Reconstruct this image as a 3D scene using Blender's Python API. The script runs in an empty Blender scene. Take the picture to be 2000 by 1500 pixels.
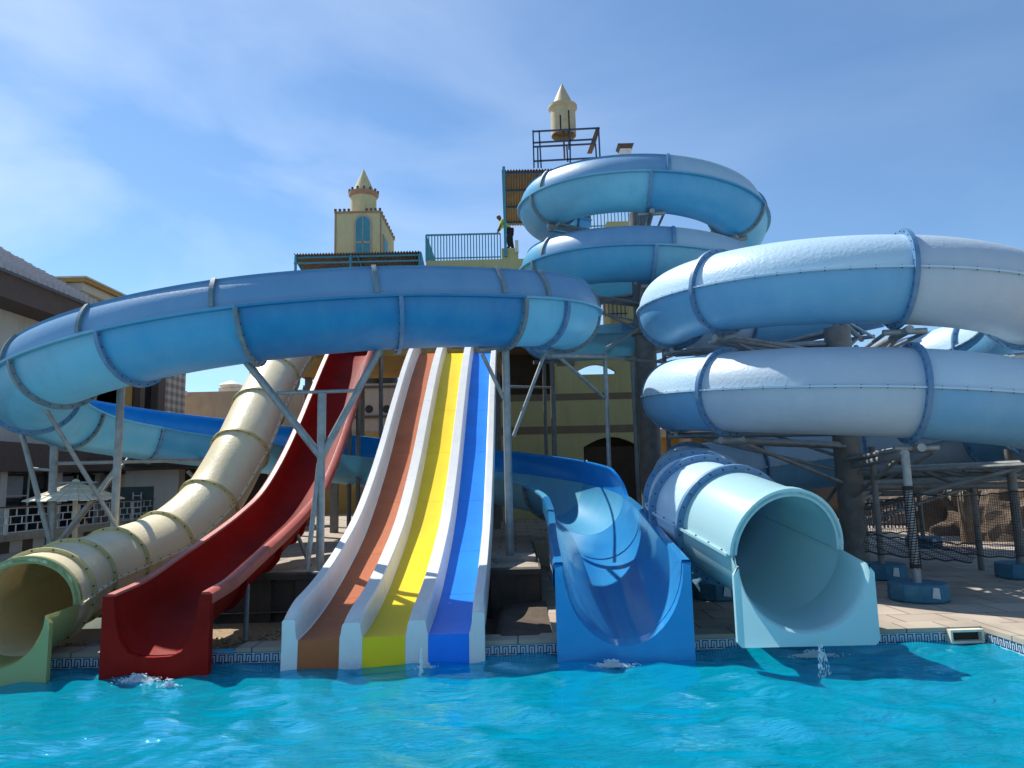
import bpy, math, random
from mathutils import Vector, Matrix
random.seed(7)
S = 1.3                       # metres per layout unit
R_ = math.radians
C = bpy.context.scene
# ------------------------------------------------------------------ camera
PITCH, ROLL, FPX, EYE = R_(7.6), 0.023, 1390.0, 1.9
_f = Vector((0, math.cos(PITCH), math.sin(PITCH)))
_u0 = Vector((0, -math.sin(PITCH), math.cos(PITCH)))
_r0 = Vector((1, 0, 0))
_r = _r0*math.cos(ROLL) - _u0*math.sin(ROLL)
_u = _u0*math.cos(ROLL) + _r0*math.sin(ROLL)
cam = bpy.data.cameras.new("camera"); camo = bpy.data.objects.new("camera", cam)
C.collection.objects.link(camo)
m = Matrix(((_r.x, _u.x, -_f.x, 0), (_r.y, _u.y, -_f.y, 0), (_r.z, _u.z, -_f.z, 0), (0, 0, 0, 1)))
m.translation = Vector((0, 0, EYE*S))
camo.matrix_world = m
cam.sensor_width = 36; cam.lens = 36*FPX/2000; cam.clip_end = 5000; cam.clip_start = .05
C.camera = camo
def U(px, py, D):
    d = _f*FPX + _r*(px-1000) + _u*(750-py)
    return Vector((0, 0, EYE)) + d*(D/d.y)
# ------------------------------------------------------------------ world, sun
SUNV = Vector((-.55, .5, 1.0)).normalized()
EL = math.asin(SUNV.z); AZ = math.atan2(SUNV.x, SUNV.y)
W = bpy.data.worlds.new("World"); C.world = W; W.use_nodes = True
nt = W.node_tree; N = nt.nodes; L = nt.links
bg = N['Background']
sky = N.new('ShaderNodeTexSky'); sky.sky_type = 'NISHITA'; sky.sun_disc = False
sky.sun_elevation = EL; sky.sun_rotation = AZ % (2*math.pi)
sky.air_density = 1.0; sky.dust_density = .25; sky.ozone_density = 1.6
tc = N.new('ShaderNodeTexCoord')
mp = N.new('ShaderNodeMapping'); mp.inputs['Scale'].default_value = (1.0, 1.6, 3.2)
mp.inputs['Rotation'].default_value = (0, R_(18), R_(25))
n1 = N.new('ShaderNodeTexNoise'); n1.inputs['Scale'].default_value = 1.5; n1.inputs['Detail'].default_value = 7; n1.inputs['Roughness'].default_value = .52
n1.inputs['Distortion'].default_value = .5
sep = N.new('ShaderNodeSeparateXYZ')
rp = N.new('ShaderNodeValToRGB'); rp.color_ramp.elements[0].position = .42; rp.color_ramp.elements[1].position = .72
lx = N.new('ShaderNodeMapRange'); lx.inputs['From Min'].default_value = .35; lx.inputs['From Max'].default_value = -.75
lx.inputs['To Min'].default_value = .12; lx.inputs['To Max'].default_value = 1.0
mul = N.new('ShaderNodeMath'); mul.operation = 'MULTIPLY'
mul2 = N.new('ShaderNodeMath'); mul2.operation = 'MULTIPLY'; mul2.inputs[1].default_value = .62
mx = N.new('ShaderNodeMix'); mx.data_type = 'RGBA'; mx.inputs['B'].default_value = (7.5, 8.4, 9.6, 1)
tint = N.new('ShaderNodeMix'); tint.data_type = 'RGBA'; tint.blend_type = 'MULTIPLY'; tint.inputs['Factor'].default_value = 1
tint.inputs['B'].default_value = (.77, .98, 1.12, 1)
L.new(tc.outputs['Generated'], mp.inputs['Vector']); L.new(mp.outputs[0], n1.inputs['Vector'])
L.new(n1.outputs['Fac'], rp.inputs['Fac']); L.new(tc.outputs['Generated'], sep.inputs[0])
L.new(sep.outputs['X'], lx.inputs['Value']); L.new(rp.outputs['Color'], mul.inputs[0]); L.new(lx.outputs[0], mul.inputs[1])
L.new(mul.outputs[0], mul2.inputs[0]); L.new(mul2.outputs[0], mx.inputs['Factor'])
L.new(sky.outputs[0], tint.inputs['A']); L.new(tint.outputs['Result'], mx.inputs['A']); L.new(mx.outputs['Result'], bg.inputs['Color'])
bg.inputs['Strength'].default_value = .108
sl = bpy.data.lights.new("sun", 'SUN'); sl.energy = 5.0; sl.angle = R_(.53); sl.color = (1, .95, .87)
so = bpy.data.objects.new("sun", sl); C.collection.objects.link(so)
so.rotation_euler = (-SUNV).to_track_quat('-Z', 'Y').to_euler(); so.location = SUNV*60
C.view_settings.view_transform = 'Standard'; C.view_settings.look = 'None'
C.view_settings.exposure = 0.38; C.view_settings.gamma = 1
C.cycles.max_bounces = 8; C.cycles.transparent_max_bounces = 12; C.cycles.use_denoising = True

# ------------------------------------------------------------------ mesh helpers
class MB:
    def __init__(s, shear=0): s.v = []; s.f = []; s.m = []; s.k = shear   # shear: the pool edge runs slightly askew
    def add(s, vs, fs, mi=0):
        o = len(s.v); s.v += [tuple(v) for v in vs]
        for f in fs: s.f.append([i+o for i in f]); s.m.append(mi)
        return s
    def box(s, a, b, mi=0):
        (x0, y0, z0), (x1, y1, z1) = a, b
        x0, x1 = min(x0, x1), max(x0, x1); y0, y1 = min(y0, y1), max(y0, y1); z0, z1 = min(z0, z1), max(z0, z1)
        vs = [(x0,y0,z0),(x1,y0,z0),(x1,y1,z0),(x0,y1,z0),(x0,y0,z1),(x1,y0,z1),(x1,y1,z1),(x0,y1,z1)]
        return s.add(vs, [(0,3,2,1),(4,5,6,7),(0,1,5,4),(1,2,6,5),(2,3,7,6),(3,0,4,7)], mi)
    def bar(s, p, q, w, h, mi=0, up=(0,0,1)):
        p = Vector(p); q = Vector(q); t = (q-p).normalized(); upv = Vector(up)
        if abs(t.dot(upv)) > .98: upv = Vector((0, 1, 0))
        a = t.cross(upv).normalized(); b = a.cross(t)
        vs = []
        for c in (p, q):
            for (i, j) in ((-1,-1),(1,-1),(1,1),(-1,1)): vs.append(c + a*i*w/2 + b*j*h/2)
        return s.add(vs, [(3,2,1,0),(4,5,6,7),(0,1,5,4),(1,2,6,5),(2,3,7,6),(3,0,4,7)], mi)
    def cyl(s, p, q, r, r2=None, n=12, mi=0):
        p = Vector(p); q = Vector(q); r2 = r if r2 is None else r2
        t = (q-p).normalized(); upv = Vector((0,0,1)) if abs(t.z) < .95 else Vector((0,1,0))
        a = t.cross(upv).normalized(); b = a.cross(t)
        vs = []
        for c, rr in ((p, r), (q, r2)):
            for k in range(n):
                th = 2*math.pi*k/n; vs.append(c + a*math.cos(th)*rr + b*math.sin(th)*rr)
        fs = [(k, (k+1) % n, n+(k+1) % n, n+k) for k in range(n)]
        fs.append(tuple(range(n))[::-1]); fs.append(tuple(range(n, 2*n)))
        return s.add(vs, fs, mi)
    def poly(s, pts, r, n=8, mi=0):
        for a, b in zip(pts[:-1], pts[1:]): s.cyl(a, b, r, n=n, mi=mi)
        return s
    def lathe(s, c, prof, n=32, mi=0):
        vs = []; fs = []; k = len(prof); c = Vector(c)
        for i in range(n):
            th = 2*math.pi*i/n
            for r, z in prof: vs.append((c.x+r*math.cos(th), c.y+r*math.sin(th), c.z+z))
        for i in range(n):
            j = (i+1) % n
            for q in range(k-1): fs.append((i*k+q, j*k+q, j*k+q+1, i*k+q+1))
        return s.add(vs, fs, mi)
    def prism(s, pts, vec, mi=0):
        n = len(pts); vec = Vector(vec); vs = [Vector(p) for p in pts] + [Vector(p)+vec for p in pts]
        fs = [tuple(range(n))[::-1], tuple(range(n, 2*n))] + [(k, (k+1) % n, n+(k+1) % n, n+k) for k in range(n)]
        return s.add(vs, fs, mi)
    def obj(s, name, mats, parent=None, smooth=0, label=None):
        me = bpy.data.meshes.new(name)
        off = Vector(parent['_w']) if parent else Vector((0,0,0))
        if s.k: s.v = [(v[0], v[1]+s.k*v[0], v[2]) for v in s.v]
        me.from_pydata([((v[0]-off.x)*S, (v[1]-off.y)*S, (v[2]-off.z)*S) for v in s.v], [], s.f)
        if not isinstance(mats, (list, tuple)): mats = [mats]
        for q in mats: me.materials.append(q)
        me.polygons.foreach_set('material_index', s.m)
        me.validate(); me.update()
        import bmesh
        b = bmesh.new(); b.from_mesh(me); bmesh.ops.recalc_face_normals(b, faces=b.faces[:]); b.to_mesh(me); b.free()
        if smooth:
            me.polygons.foreach_set('use_smooth', [True]*len(me.polygons)); me.set_sharp_from_angle(angle=R_(smooth))
        o = bpy.data.objects.new(name, me); C.collection.objects.link(o)
        o['_w'] = tuple(off)
        if parent: o.parent = parent
        if label: o['label'] = label
        return o
def tag(o, label, cat, group=None, kind=None):
    o['label'] = label; o['category'] = cat
    if group: o['group'] = group
    if kind: o['kind'] = kind
    return o
def thing(name, loc, label, cat, group=None):
    o = bpy.data.objects.new(name, None); C.collection.objects.link(o)
    o.location = Vector(loc)*S; o['_w'] = tuple(loc); o.empty_display_size = .2
    return tag(o, label, cat, group)
def struct(mb, name, mat, smooth=0):
    o = mb.obj(name, mat, smooth=smooth); o['kind'] = 'structure'; return o
# ------------------------------------------------------------------ materials
def nodes(name):
    mt = bpy.data.materials.new(name); mt.use_nodes = True
    t = mt.node_tree; return mt, t, t.nodes, t.links, t.nodes['Principled BSDF']
def mat(name, col, col2=None, rough=.5, nscale=3, bump=0, bscale=30, metal=0, trans=0, lo=.35, hi=.7, stretch=None, spec=.5, coat=0, grime=0):
    mt, t, N, L, P = nodes(name)
    P.inputs['Roughness'].default_value = rough; P.inputs['Metallic'].default_value = metal
    P.inputs['Specular IOR Level'].default_value = spec; P.inputs['Coat Weight'].default_value = coat; P.inputs['Coat Roughness'].default_value = .08
    c4 = lambda c: (c[0], c[1], c[2], 1)
    tcn = N.new('ShaderNodeTexCoord'); src = tcn.outputs['Object']
    mpn = N.new('ShaderNodeMapping'); L.new(src, mpn.inputs[0])
    if stretch: mpn.inputs['Scale'].default_value = stretch
    col2 = col2 or tuple(c*.8 for c in col)
    nz = N.new('ShaderNodeTexNoise'); nz.inputs['Scale'].default_value = nscale; nz.inputs['Detail'].default_value = 8; nz.inputs['Roughness'].default_value = .6
    L.new(mpn.outputs[0], nz.inputs['Vector'])
    rr = N.new('ShaderNodeMapRange'); rr.inputs['From Min'].default_value = lo; rr.inputs['From Max'].default_value = hi
    L.new(nz.outputs['Fac'], rr.inputs['Value'])
    mxx = N.new('ShaderNodeMix'); mxx.data_type = 'RGBA'; mxx.inputs['A'].default_value = c4(col); mxx.inputs['B'].default_value = c4(col2)
    L.new(rr.outputs[0], mxx.inputs['Factor']); out = mxx.outputs['Result']
    if grime:
        g = N.new('ShaderNodeTexNoise'); g.inputs['Scale'].default_value = 1.3; g.inputs['Detail'].default_value = 10; g.inputs['Roughness'].default_value = .7
        mg = N.new('ShaderNodeMapping'); mg.inputs['Scale'].default_value = (3.6, 3.6, .45); L.new(src, mg.inputs[0]); L.new(mg.outputs[0], g.inputs['Vector'])
        gr = N.new('ShaderNodeMapRange'); gr.inputs['From Min'].default_value = .52; gr.inputs['From Max'].default_value = .75; gr.inputs['To Max'].default_value = grime
        L.new(g.outputs['Fac'], gr.inputs['Value'])
        m3 = N.new('ShaderNodeMix'); m3.data_type = 'RGBA'; m3.blend_type = 'MIX'; L.new(gr.outputs[0], m3.inputs['Factor'])
        L.new(out, m3.inputs['A']); m3.inputs['B'].default_value = (.13, .11, .085, 1); out = m3.outputs['Result']
    L.new(out, P.inputs['Base Color'])
    if bump:
        nb = N.new('ShaderNodeTexNoise'); nb.inputs['Scale'].default_value = bscale; nb.inputs['Detail'].default_value = 4
        L.new(src, nb.inputs['Vector'])
        bn = N.new('ShaderNodeBump'); bn.inputs['Strength'].default_value = bump; bn.inputs['Distance'].default_value = .02
        L.new(nb.outputs['Fac'], bn.inputs['Height']); L.new(bn.outputs[0], P.inputs['Normal'])
    if trans:
        tr = N.new('ShaderNodeBsdfTranslucent'); L.new(out, tr.inputs['Color'])
        ms = N.new('ShaderNodeMixShader'); ms.inputs[0].default_value = trans
        L.new(P.outputs[0], ms.inputs[1]); L.new(tr.outputs[0], ms.inputs[2]); L.new(ms.outputs[0], N['Material Output'].inputs['Surface'])
    return mt
M = {}
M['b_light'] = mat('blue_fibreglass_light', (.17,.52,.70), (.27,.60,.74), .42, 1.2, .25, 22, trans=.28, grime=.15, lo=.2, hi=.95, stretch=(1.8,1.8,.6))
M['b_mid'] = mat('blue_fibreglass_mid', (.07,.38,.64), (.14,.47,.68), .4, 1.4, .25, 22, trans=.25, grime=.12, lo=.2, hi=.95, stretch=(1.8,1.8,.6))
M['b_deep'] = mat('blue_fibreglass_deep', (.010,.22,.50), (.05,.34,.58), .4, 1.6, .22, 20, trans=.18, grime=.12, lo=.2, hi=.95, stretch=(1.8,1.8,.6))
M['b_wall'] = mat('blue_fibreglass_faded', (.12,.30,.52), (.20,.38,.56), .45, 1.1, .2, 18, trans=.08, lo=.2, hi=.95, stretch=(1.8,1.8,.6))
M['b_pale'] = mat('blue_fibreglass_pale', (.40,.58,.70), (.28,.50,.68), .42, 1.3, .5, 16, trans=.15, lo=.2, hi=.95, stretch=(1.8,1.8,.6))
M['b_bright'] = mat('blue_gelcoat_bright', (.008,.21,.66), (.02,.27,.68), .22, 1.5, .1, 12, trans=.1)
M['tube'] = mat('tube_fibreglass', (.50,.68,.80), (.42,.61,.76), .42, .9, .5, 14, trans=.05, lo=.2, hi=.95, stretch=(1.8,1.8,.6))
M['tube2'] = mat('tube_fibreglass_blue', (.12,.38,.64), (.22,.47,.67), .42, 1.1, .4, 14, trans=.05, lo=.2, hi=.95, stretch=(1.8,1.8,.6))
M['tube3'] = mat('tube_fibreglass_grey', (.48,.58,.67), (.38,.50,.61), .45, 1.4, .4, 14, trans=.03, lo=.2, hi=.95, stretch=(1.8,1.8,.6))
M['flange'] = mat('flange_blue', (.07,.20,.38), (.14,.27,.42), .45, 6, .2, 40, grime=.5)
M['flange_g'] = mat('flange_weathered', (.12,.20,.26), (.22,.27,.28), .6, 7, .3, 40, grime=.6)
M['bolt'] = mat('bolt_dark', (.02,.03,.05), (.05,.05,.05), .5, 9)
M['aqua'] = mat('pale_aqua_gelcoat', (.44,.70,.74), (.48,.72,.74), .35, 1, .05, 9, trans=.28)
M['aqua_in'] = mat('aqua_inner', (.30,.50,.47), (.36,.54,.48), .3, 1, .05, 9, trans=.1)
M['lagoon'] = mat('exit_blue_gelcoat', (.03,.27,.62), (.06,.33,.66), .13, .8, .1, 6, trans=.12, coat=.5)
M['cream'] = mat('cream_gelcoat', (.86,.73,.46), (.90,.79,.54), .38, 1.2, .35, 16, trans=.15, grime=.12)
M['cream_f'] = mat('cream_flange', (.50,.42,.17), (.58,.49,.24), .45, 5, .2, 30, grime=.35)
M['olive_in'] = mat('olive_outlet', (.33,.36,.13), (.38,.40,.17), .35, 1.2, .1, 10, trans=.2)
M['red'] = mat('red_gelcoat', (.30,.010,.006), (.16,.006,.004), .6, .9, .25, 8, spec=.08, grime=.08, stretch=(1,.4,1))
M['redrim'] = mat('red_faded_rim', (.46,.10,.07), (.36,.06,.04), .45, 3, .2, 25, trans=.06)
M['white'] = mat('white_gelcoat', (.84,.83,.80), (.76,.76,.74), .4, 2, .12, 14, trans=.12, grime=.10)
M['brown'] = mat('terracotta_lane', (.46,.125,.035), (.36,.095,.03), .45, 1.5, .2, 9, spec=.25, grime=.15)
M['yellow'] = mat('yellow_lane', (.90,.64,.006), (.84,.56,.01), .42, 1.5, .2, 9, spec=.25)
M['blue'] = mat('blue_lane', (.003,.22,.88), (.003,.18,.74), .4, 1.5, .2, 9, spec=.25)
M['steel'] = mat('galvanised_steel', (.34,.36,.36), (.22,.24,.25), .5, 5, .15, 60, metal=.35, grime=.5)
M['steeld'] = mat('galvanised_steel_dull', (.20,.20,.19), (.13,.13,.125), .6, 4, .2, 60, metal=.2, grime=.5)
M['teal'] = mat('teal_paint', (.03,.22,.30), (.05,.28,.35), .45, 4, .1, 40, grime=.4)
M['navy'] = mat('dark_blue_paint', (.015,.05,.12), (.03,.07,.13), .5, 4)
M['footing'] = mat('painted_concrete_blue', (.02,.12,.20), (.045,.18,.27), .7, 5, .6, 18, grime=.6)
M['concrete'] = mat('concrete', (.40,.36,.31), (.30,.27,.24), .85, 2, .4, 25)
M['olive'] = mat('olive_render', (.50,.45,.21), (.44,.40,.19), .85, 1.4, .3, 30, grime=.3)
M['oliveb'] = mat('olive_band', (.22,.165,.10), (.18,.135,.085), .85, 3, .3, 30)
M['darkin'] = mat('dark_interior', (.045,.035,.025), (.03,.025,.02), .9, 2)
M['ytower'] = mat('yellow_tower_render', (.60,.52,.28), (.54,.46,.24), .8, 2, .2, 30, grime=.35)
M['turret'] = mat('turret_sheet', (.50,.43,.26), (.42,.36,.21), .6, 3, .1, 30, grime=.3)
M['terra'] = mat('terracotta_trim', (.42,.26,.15), (.34,.20,.12), .8, 6, .2, 30)
M['tan'] = mat('tan_render', (.44,.34,.24), (.38,.29,.21), .9, 1.5, .3, 20, grime=.35)
M['pink'] = mat('pinkish_render', (.48,.38,.31), (.42,.33,.27), .9, 1.5, .2, 20, grime=.4)
M['creamw'] = mat('cream_wall', (.62,.57,.50), (.56,.52,.46), .9, 1, .2, 20, grime=.25)
M['fascia'] = mat('brown_fascia', (.13,.085,.07), (.10,.07,.055), .8, 3, .2, 30)
M['glass'] = mat('dark_glass', (.012,.014,.016), (.02,.022,.024), .08, 2, spec=.8)
M['curtain'] = mat('grey_curtain', (.33,.33,.34), (.28,.28,.29), .9, 8)
M['mustard'] = mat('mustard_render', (.46,.29,.08), (.38,.24,.07), .85, 3, .2, 30)
M['whitep'] = mat('white_paint', (.75,.74,.70), (.66,.65,.62), .5, 8, grime=.3)
M['thatch'] = mat('pale_slats', (.72,.67,.54), (.60,.55,.44), .8, 12, .2, 40)
M['rust'] = mat('rusty_corrugated', (.24,.17,.125), (.15,.125,.105), .75, 3, .3, 20)
M['green'] = mat('green_board', (.06,.10,.09), (.08,.12,.10), .7, 3)
M['rock'] = mat('tan_rock_shaded', (.17,.12,.08), (.10,.07,.05), .95, 2, .9, 6)  # base colour darkened to carry the shade over the right background
M['black'] = mat('black_plastic', (.012,.012,.013), None, .5, 3)
M['net'] = mat('black_net', (.02,.02,.022), None, .8, 3)
M['stripe'] = mat('brown_stripe', (.13,.085,.06), (.10,.07,.05), .85, 4)
M['earth'] = mat('dark_earth', (.075,.055,.040), (.13,.095,.065), .95, 2.5, .9, 14)
M['gravel'] = mat('gravel', (.42,.30,.17), (.20,.14,.09), .95, 22, 1, 50)
M['retain'] = mat('stained_retaining_wall', (.085,.072,.06), (.045,.038,.032), .95, 1.6, .8, 9, grime=.5)
M['skin'] = mat('skin', (.16,.075,.045), None, .6, 3)
M['shirt'] = mat('lime_shirt', (.45,.55,.05), (.38,.46,.04), .8, 5)
M['trouser'] = mat('black_trousers', (.012,.012,.016), None, .8, 5)
M['hair'] = mat('black_hair', (.01,.008,.007), None, .7, 5)
M['foam'] = mat('water_foam', (.85,.92,.95), (.75,.86,.92), .25, 9, trans=.3)
M['stone'] = mat('coping_stone', (.46,.39,.30), (.36,.30,.23), .8, 4, .4, 25, grime=.5)
M['tileblue'] = mat('tile_dark_blue', (.01,.05,.15), None, .25, 5)
M['tilewhite'] = mat('tile_white', (.50,.58,.62), (.40,.48,.52), .2, 9)
M['tilemid'] = mat('tile_mid_blue', (.03,.17,.30), (.05,.24,.38), .2, 14)
M['orange'] = mat('orange_patch', (.80,.13,.01), (.70,.10,.01), .3, 4, trans=.1)
M['wornp'] = mat('worn_blue_paint', (.55,.60,.62), (.35,.42,.48), .8, 9)

def tiled_mat(name, c1, c2, mortar, bw, bh, rough=.8, msize=.02, rot=None, bump=.3, vary=.5, nsc=1.1, mlo=.68, mhi=1.12):
    mt, t, N, L, P = nodes(name); P.inputs['Roughness'].default_value = rough
    tcn = N.new('ShaderNodeTexCoord'); mpn = N.new('ShaderNodeMapping'); L.new(tcn.outputs['Object'], mpn.inputs[0])
    if rot: mpn.inputs['Rotation'].default_value = rot
    br = N.new('ShaderNodeTexBrick'); L.new(mpn.outputs[0], br.inputs['Vector'])
    br.inputs['Color1'].default_value = (*c1, 1); br.inputs['Color2'].default_value = (*c2, 1); br.inputs['Mortar'].default_value = (*mortar, 1)
    br.inputs['Scale'].default_value = 1; br.inputs['Brick Width'].default_value = bw; br.inputs['Row Height'].default_value = bh
    br.inputs['Mortar Size'].default_value = msize; br.offset = 0 if vary == 0 else .5
    nz = N.new('ShaderNodeTexNoise'); nz.inputs['Scale'].default_value = nsc; nz.inputs['Detail'].default_value = 9; L.new(tcn.outputs['Object'], nz.inputs['Vector'])
    mr = N.new('ShaderNodeMapRange'); mr.inputs['From Min'].default_value = .3; mr.inputs['From Max'].default_value = .75
    mr.inputs['To Min'].default_value = mlo; mr.inputs['To Max'].default_value = mhi; L.new(nz.outputs['Fac'], mr.inputs['Value'])
    vm = N.new('ShaderNodeMix'); vm.data_type = 'RGBA'; vm.blend_type = 'MULTIPLY'; vm.inputs['Factor'].default_value = 1
    L.new(br.outputs['Color'], vm.inputs['A']); L.new(mr.outputs[0], vm.inputs['B']); L.new(vm.outputs['Result'], P.inputs['Base Color'])
    bn = N.new('ShaderNodeBump'); bn.inputs['Strength'].default_value = bump; bn.inputs['Distance'].default_value = .02; bn.invert = True
    L.new(br.outputs['Fac'], bn.inputs['Height']); L.new(bn.outputs[0], P.inputs['Normal'])
    return mt
M['deck'] = tiled_mat('deck_paving', (.37,.30,.235), (.45,.375,.295), (.15,.12,.10), .78, .78, .8, .014)
M['copingt'] = tiled_mat('coping_slabs', (.40,.34,.26), (.48,.41,.32), (.14,.12,.10), .62, 5.0, .8, .012, vary=0)
M['pooltile'] = tiled_mat('pool_tile', (.01,.56,.86), (.05,.74,.96), (.20,.82,.95), .2, .2, .25, .008, vary=0, nsc=3.2, mlo=.5, mhi=1.5)  # strong light and dark mottling in the tile colour stands in for caustics

def water_mat():
    mt, t, N, L, P = nodes('pool_water'); N.remove(P)
    tcn = N.new('ShaderNodeTexCoord')
    def bump(scale, rot, ns, det, dist, st, d, prev=None):
        mp2 = N.new('ShaderNodeMapping'); mp2.inputs['Scale'].default_value = scale; mp2.inputs['Rotation'].default_value = (0, 0, rot)
        L.new(tcn.outputs['Object'], mp2.inputs[0])
        nb = N.new('ShaderNodeTexNoise'); nb.inputs['Scale'].default_value = ns; nb.inputs['Detail'].default_value = det; nb.inputs['Roughness'].default_value = .55; nb.inputs['Distortion'].default_value = dist
        L.new(mp2.outputs[0], nb.inputs['Vector'])
        bn = N.new('ShaderNodeBump'); bn.inputs['Strength'].default_value = st; bn.inputs['Distance'].default_value = d
        L.new(nb.outputs['Fac'], bn.inputs['Height'])
        if prev: L.new(prev.outputs[0], bn.inputs['Normal'])
        return bn
    b1 = bump((.8, 1.9, 1), -.12, 3.6, 9, 2.2, .85, .07)
    b2 = bump((1, 2.2, 1), .2, 15, 4, 1.0, .5, .018, b1)
    b3 = bump((1, 2.0, 1), .05, 6, 5, 1.2, .35, .02)
    fr = N.new('ShaderNodeFresnel'); fr.inputs['IOR'].default_value = 1.33; L.new(b2.outputs[0], fr.inputs['Normal'])
    gl = N.new('ShaderNodeBsdfGlossy'); gl.inputs['Color'].default_value = (.35, .72, 1, 1); gl.inputs['Roughness'].default_value = .0; L.new(b3.outputs[0], gl.inputs['Normal'])
    df = N.new('ShaderNodeBsdfDiffuse'); df.inputs['Color'].default_value = (.0, .72, 1.0, 1); L.new(b2.outputs[0], df.inputs['Normal'])
    rf = N.new('ShaderNodeBsdfRefraction'); rf.inputs['IOR'].default_value = 1.33; rf.inputs['Roughness'].default_value = .0; rf.inputs['Color'].default_value = (.02, .92, 1, 1); L.new(b2.outputs[0], rf.inputs['Normal'])
    tr = N.new('ShaderNodeBsdfTransparent'); tr.inputs['Color'].default_value = (.08, .94, 1, 1)
    m1 = N.new('ShaderNodeMixShader'); m1.inputs[0].default_value = .62; L.new(rf.outputs[0], m1.inputs[1]); L.new(tr.outputs[0], m1.inputs[2])
    m2 = N.new('ShaderNodeMixShader'); m2.inputs[0].default_value = .42; L.new(m1.outputs[0], m2.inputs[1]); L.new(df.outputs[0], m2.inputs[2])
    m3 = N.new('ShaderNodeMixShader'); fm = N.new('ShaderNodeMath'); fm.operation = 'MULTIPLY'; fm.inputs[1].default_value = .5; L.new(fr.outputs[0], fm.inputs[0]); L.new(fm.outputs[0], m3.inputs[0]); L.new(m2.outputs[0], m3.inputs[1]); L.new(gl.outputs[0], m3.inputs[2])
    L.new(m3.outputs[0], N['Material Output'].inputs['Surface'])
    return mt
M['water'] = water_mat()

# ------------------------------------------------------------------ setting
YE = 8.05                      # far pool edge
XR = 5.15                      # right pool edge
XL, YN = -18, -4               # left / near pool edges
ZD = .165                      # deck height
ZT = .655; KS = .03                       # raised terrace behind the slides
YT = 10.1
import numpy as np
def water():
    nx, ny = 520, 290
    xs = np.linspace(XL, XR, nx); ys = YN + (YE-YN)*(np.linspace(0, 1, ny)**.75)
    X, Y = np.meshgrid(xs, ys); Z = np.zeros_like(X); rg = np.random.RandomState(3)
    for i in range(46):
        lam = .22*(1.13**(i % 16)); th = rg.normal(1.35, .75); k = 2*math.pi/lam
        Z += lam*.0052*np.sin(k*(X*math.cos(th)+Y*math.sin(th)) + rg.uniform(0, 6.3))*(1+.5*np.sin(X*rg.uniform(.3,1.3)+Y*rg.uniform(.3,1.3)+rg.uniform(0,6)))
    vs = np.stack([X.ravel(), Y.ravel(), Z.ravel()], 1)
    idx = np.arange(nx*ny).reshape(ny, nx)
    fs = np.stack([idx[:-1,:-1].ravel(), idx[:-1,1:].ravel(), idx[1:,1:].ravel(), idx[1:,:-1].ravel()], 1)
    b = MB(KS); b.v = vs.tolist(); b.f = fs.tolist(); b.m = [0]*len(b.f)
    struct(b, 'pool_water', M['water'], 180)
water()
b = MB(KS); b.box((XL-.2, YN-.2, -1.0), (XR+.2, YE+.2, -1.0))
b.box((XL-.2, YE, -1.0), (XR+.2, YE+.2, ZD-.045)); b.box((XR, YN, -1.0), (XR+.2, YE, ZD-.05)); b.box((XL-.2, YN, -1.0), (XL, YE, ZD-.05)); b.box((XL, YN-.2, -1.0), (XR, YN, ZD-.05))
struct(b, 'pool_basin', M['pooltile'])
b = MB(KS); b.box((XL-.3, YE-.02, ZD-.045), (-4.2, YE+.30, ZD)); b.box((-3.03, YE-.02, ZD-.045), (XR-.02, YE+.30, ZD)); b.box((XR-.02, YN, ZD-.05), (XR+.3, YE+.30, ZD)); b.box((XL-.3, YN, ZD-.05), (XL, YE-.02, ZD)); b.box((XL-.3, YN-.3, ZD-.05), (XR+.3, YN, ZD))
struct(b, 'pool_coping', M['copingt'])
b = MB(KS)                                     # ground as one sheet round the pool
FAR = 1500; o = .3
zg = ZD-.012; xp0, xp1, yp = -14.0, .40, YT+.1
b.add([(-FAR,YE+o,zg),(xp0,YE+o,zg),(xp0,yp,zg),(-FAR,yp,zg),(xp1,YE+o,zg),(FAR,YE+o,zg),(FAR,yp,zg),(xp1,yp,zg),(FAR,FAR,zg),(-FAR,FAR,zg)],
      [(0,1,2,3),(4,5,6,7),(3,2,7,6,8,9)])
b.add([(-FAR,YE+o,ZD-.012),(FAR,YE+o,ZD-.012),(FAR,FAR,ZD-.012),(-FAR,FAR,ZD-.012),
       (XR+o,-FAR,ZD-.012),(FAR,-FAR,ZD-.012),(XR+o,YE+o,ZD-.012),
       (-FAR,-FAR,ZD-.012),(XL-o,-FAR,ZD-.012),(XL-o,YE+o,ZD-.012),(XR+o,YN-o,ZD-.012),(XL-o,YN-o,ZD-.012)],
      [(4,5,1,6,10),(7,8,11,9,0),(8,4,10,11)])
struct(b, 'ground', M['deck'])
# tile band with the greek key
b = MB(KS); b.box((XL, YE-.012, .0), (XR-.012, YE, .12)); b.box((XR-.012, YN, .0), (XR, YE, .12))
struct(b, 'pool_tile_band', M['tilewhite'])
b = MB(KS); b.box((XL, YE-.010, -.12), (XR-.010, YE, -.002)); b.box((XR-.010, YN, -.12), (XR, YE, -.002)); struct(b, 'waterline_tiles', M['tilemid'])
b = MB(KS); th = .010
def key_lines(place, a0, a1):
    w = .095; n = int((a1-a0)/w)
    for i in range(n):
        x = a0+i*w
        for (u0, v0, u1, v1) in ((0,0,0,1),(0,1,.62,1),(.62,1,.62,0),(.62,0,1,0),(.31,.0,.31,.66),(0,0,.31,0)):
            z0, z1 = .022+v0*.077, .022+v1*.077; p0, p1 = x+u0*w, x+u1*w
            place(min(p0,p1)-th/2, min(z0,z1)-th/2, max(p0,p1)+th/2, max(z0,z1)+th/2)
key_lines(lambda x0,z0,x1,z1: b.box((x0, YE-.0155, z0), (x1, YE-.0122, z1)), -9, XR-.05)
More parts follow.
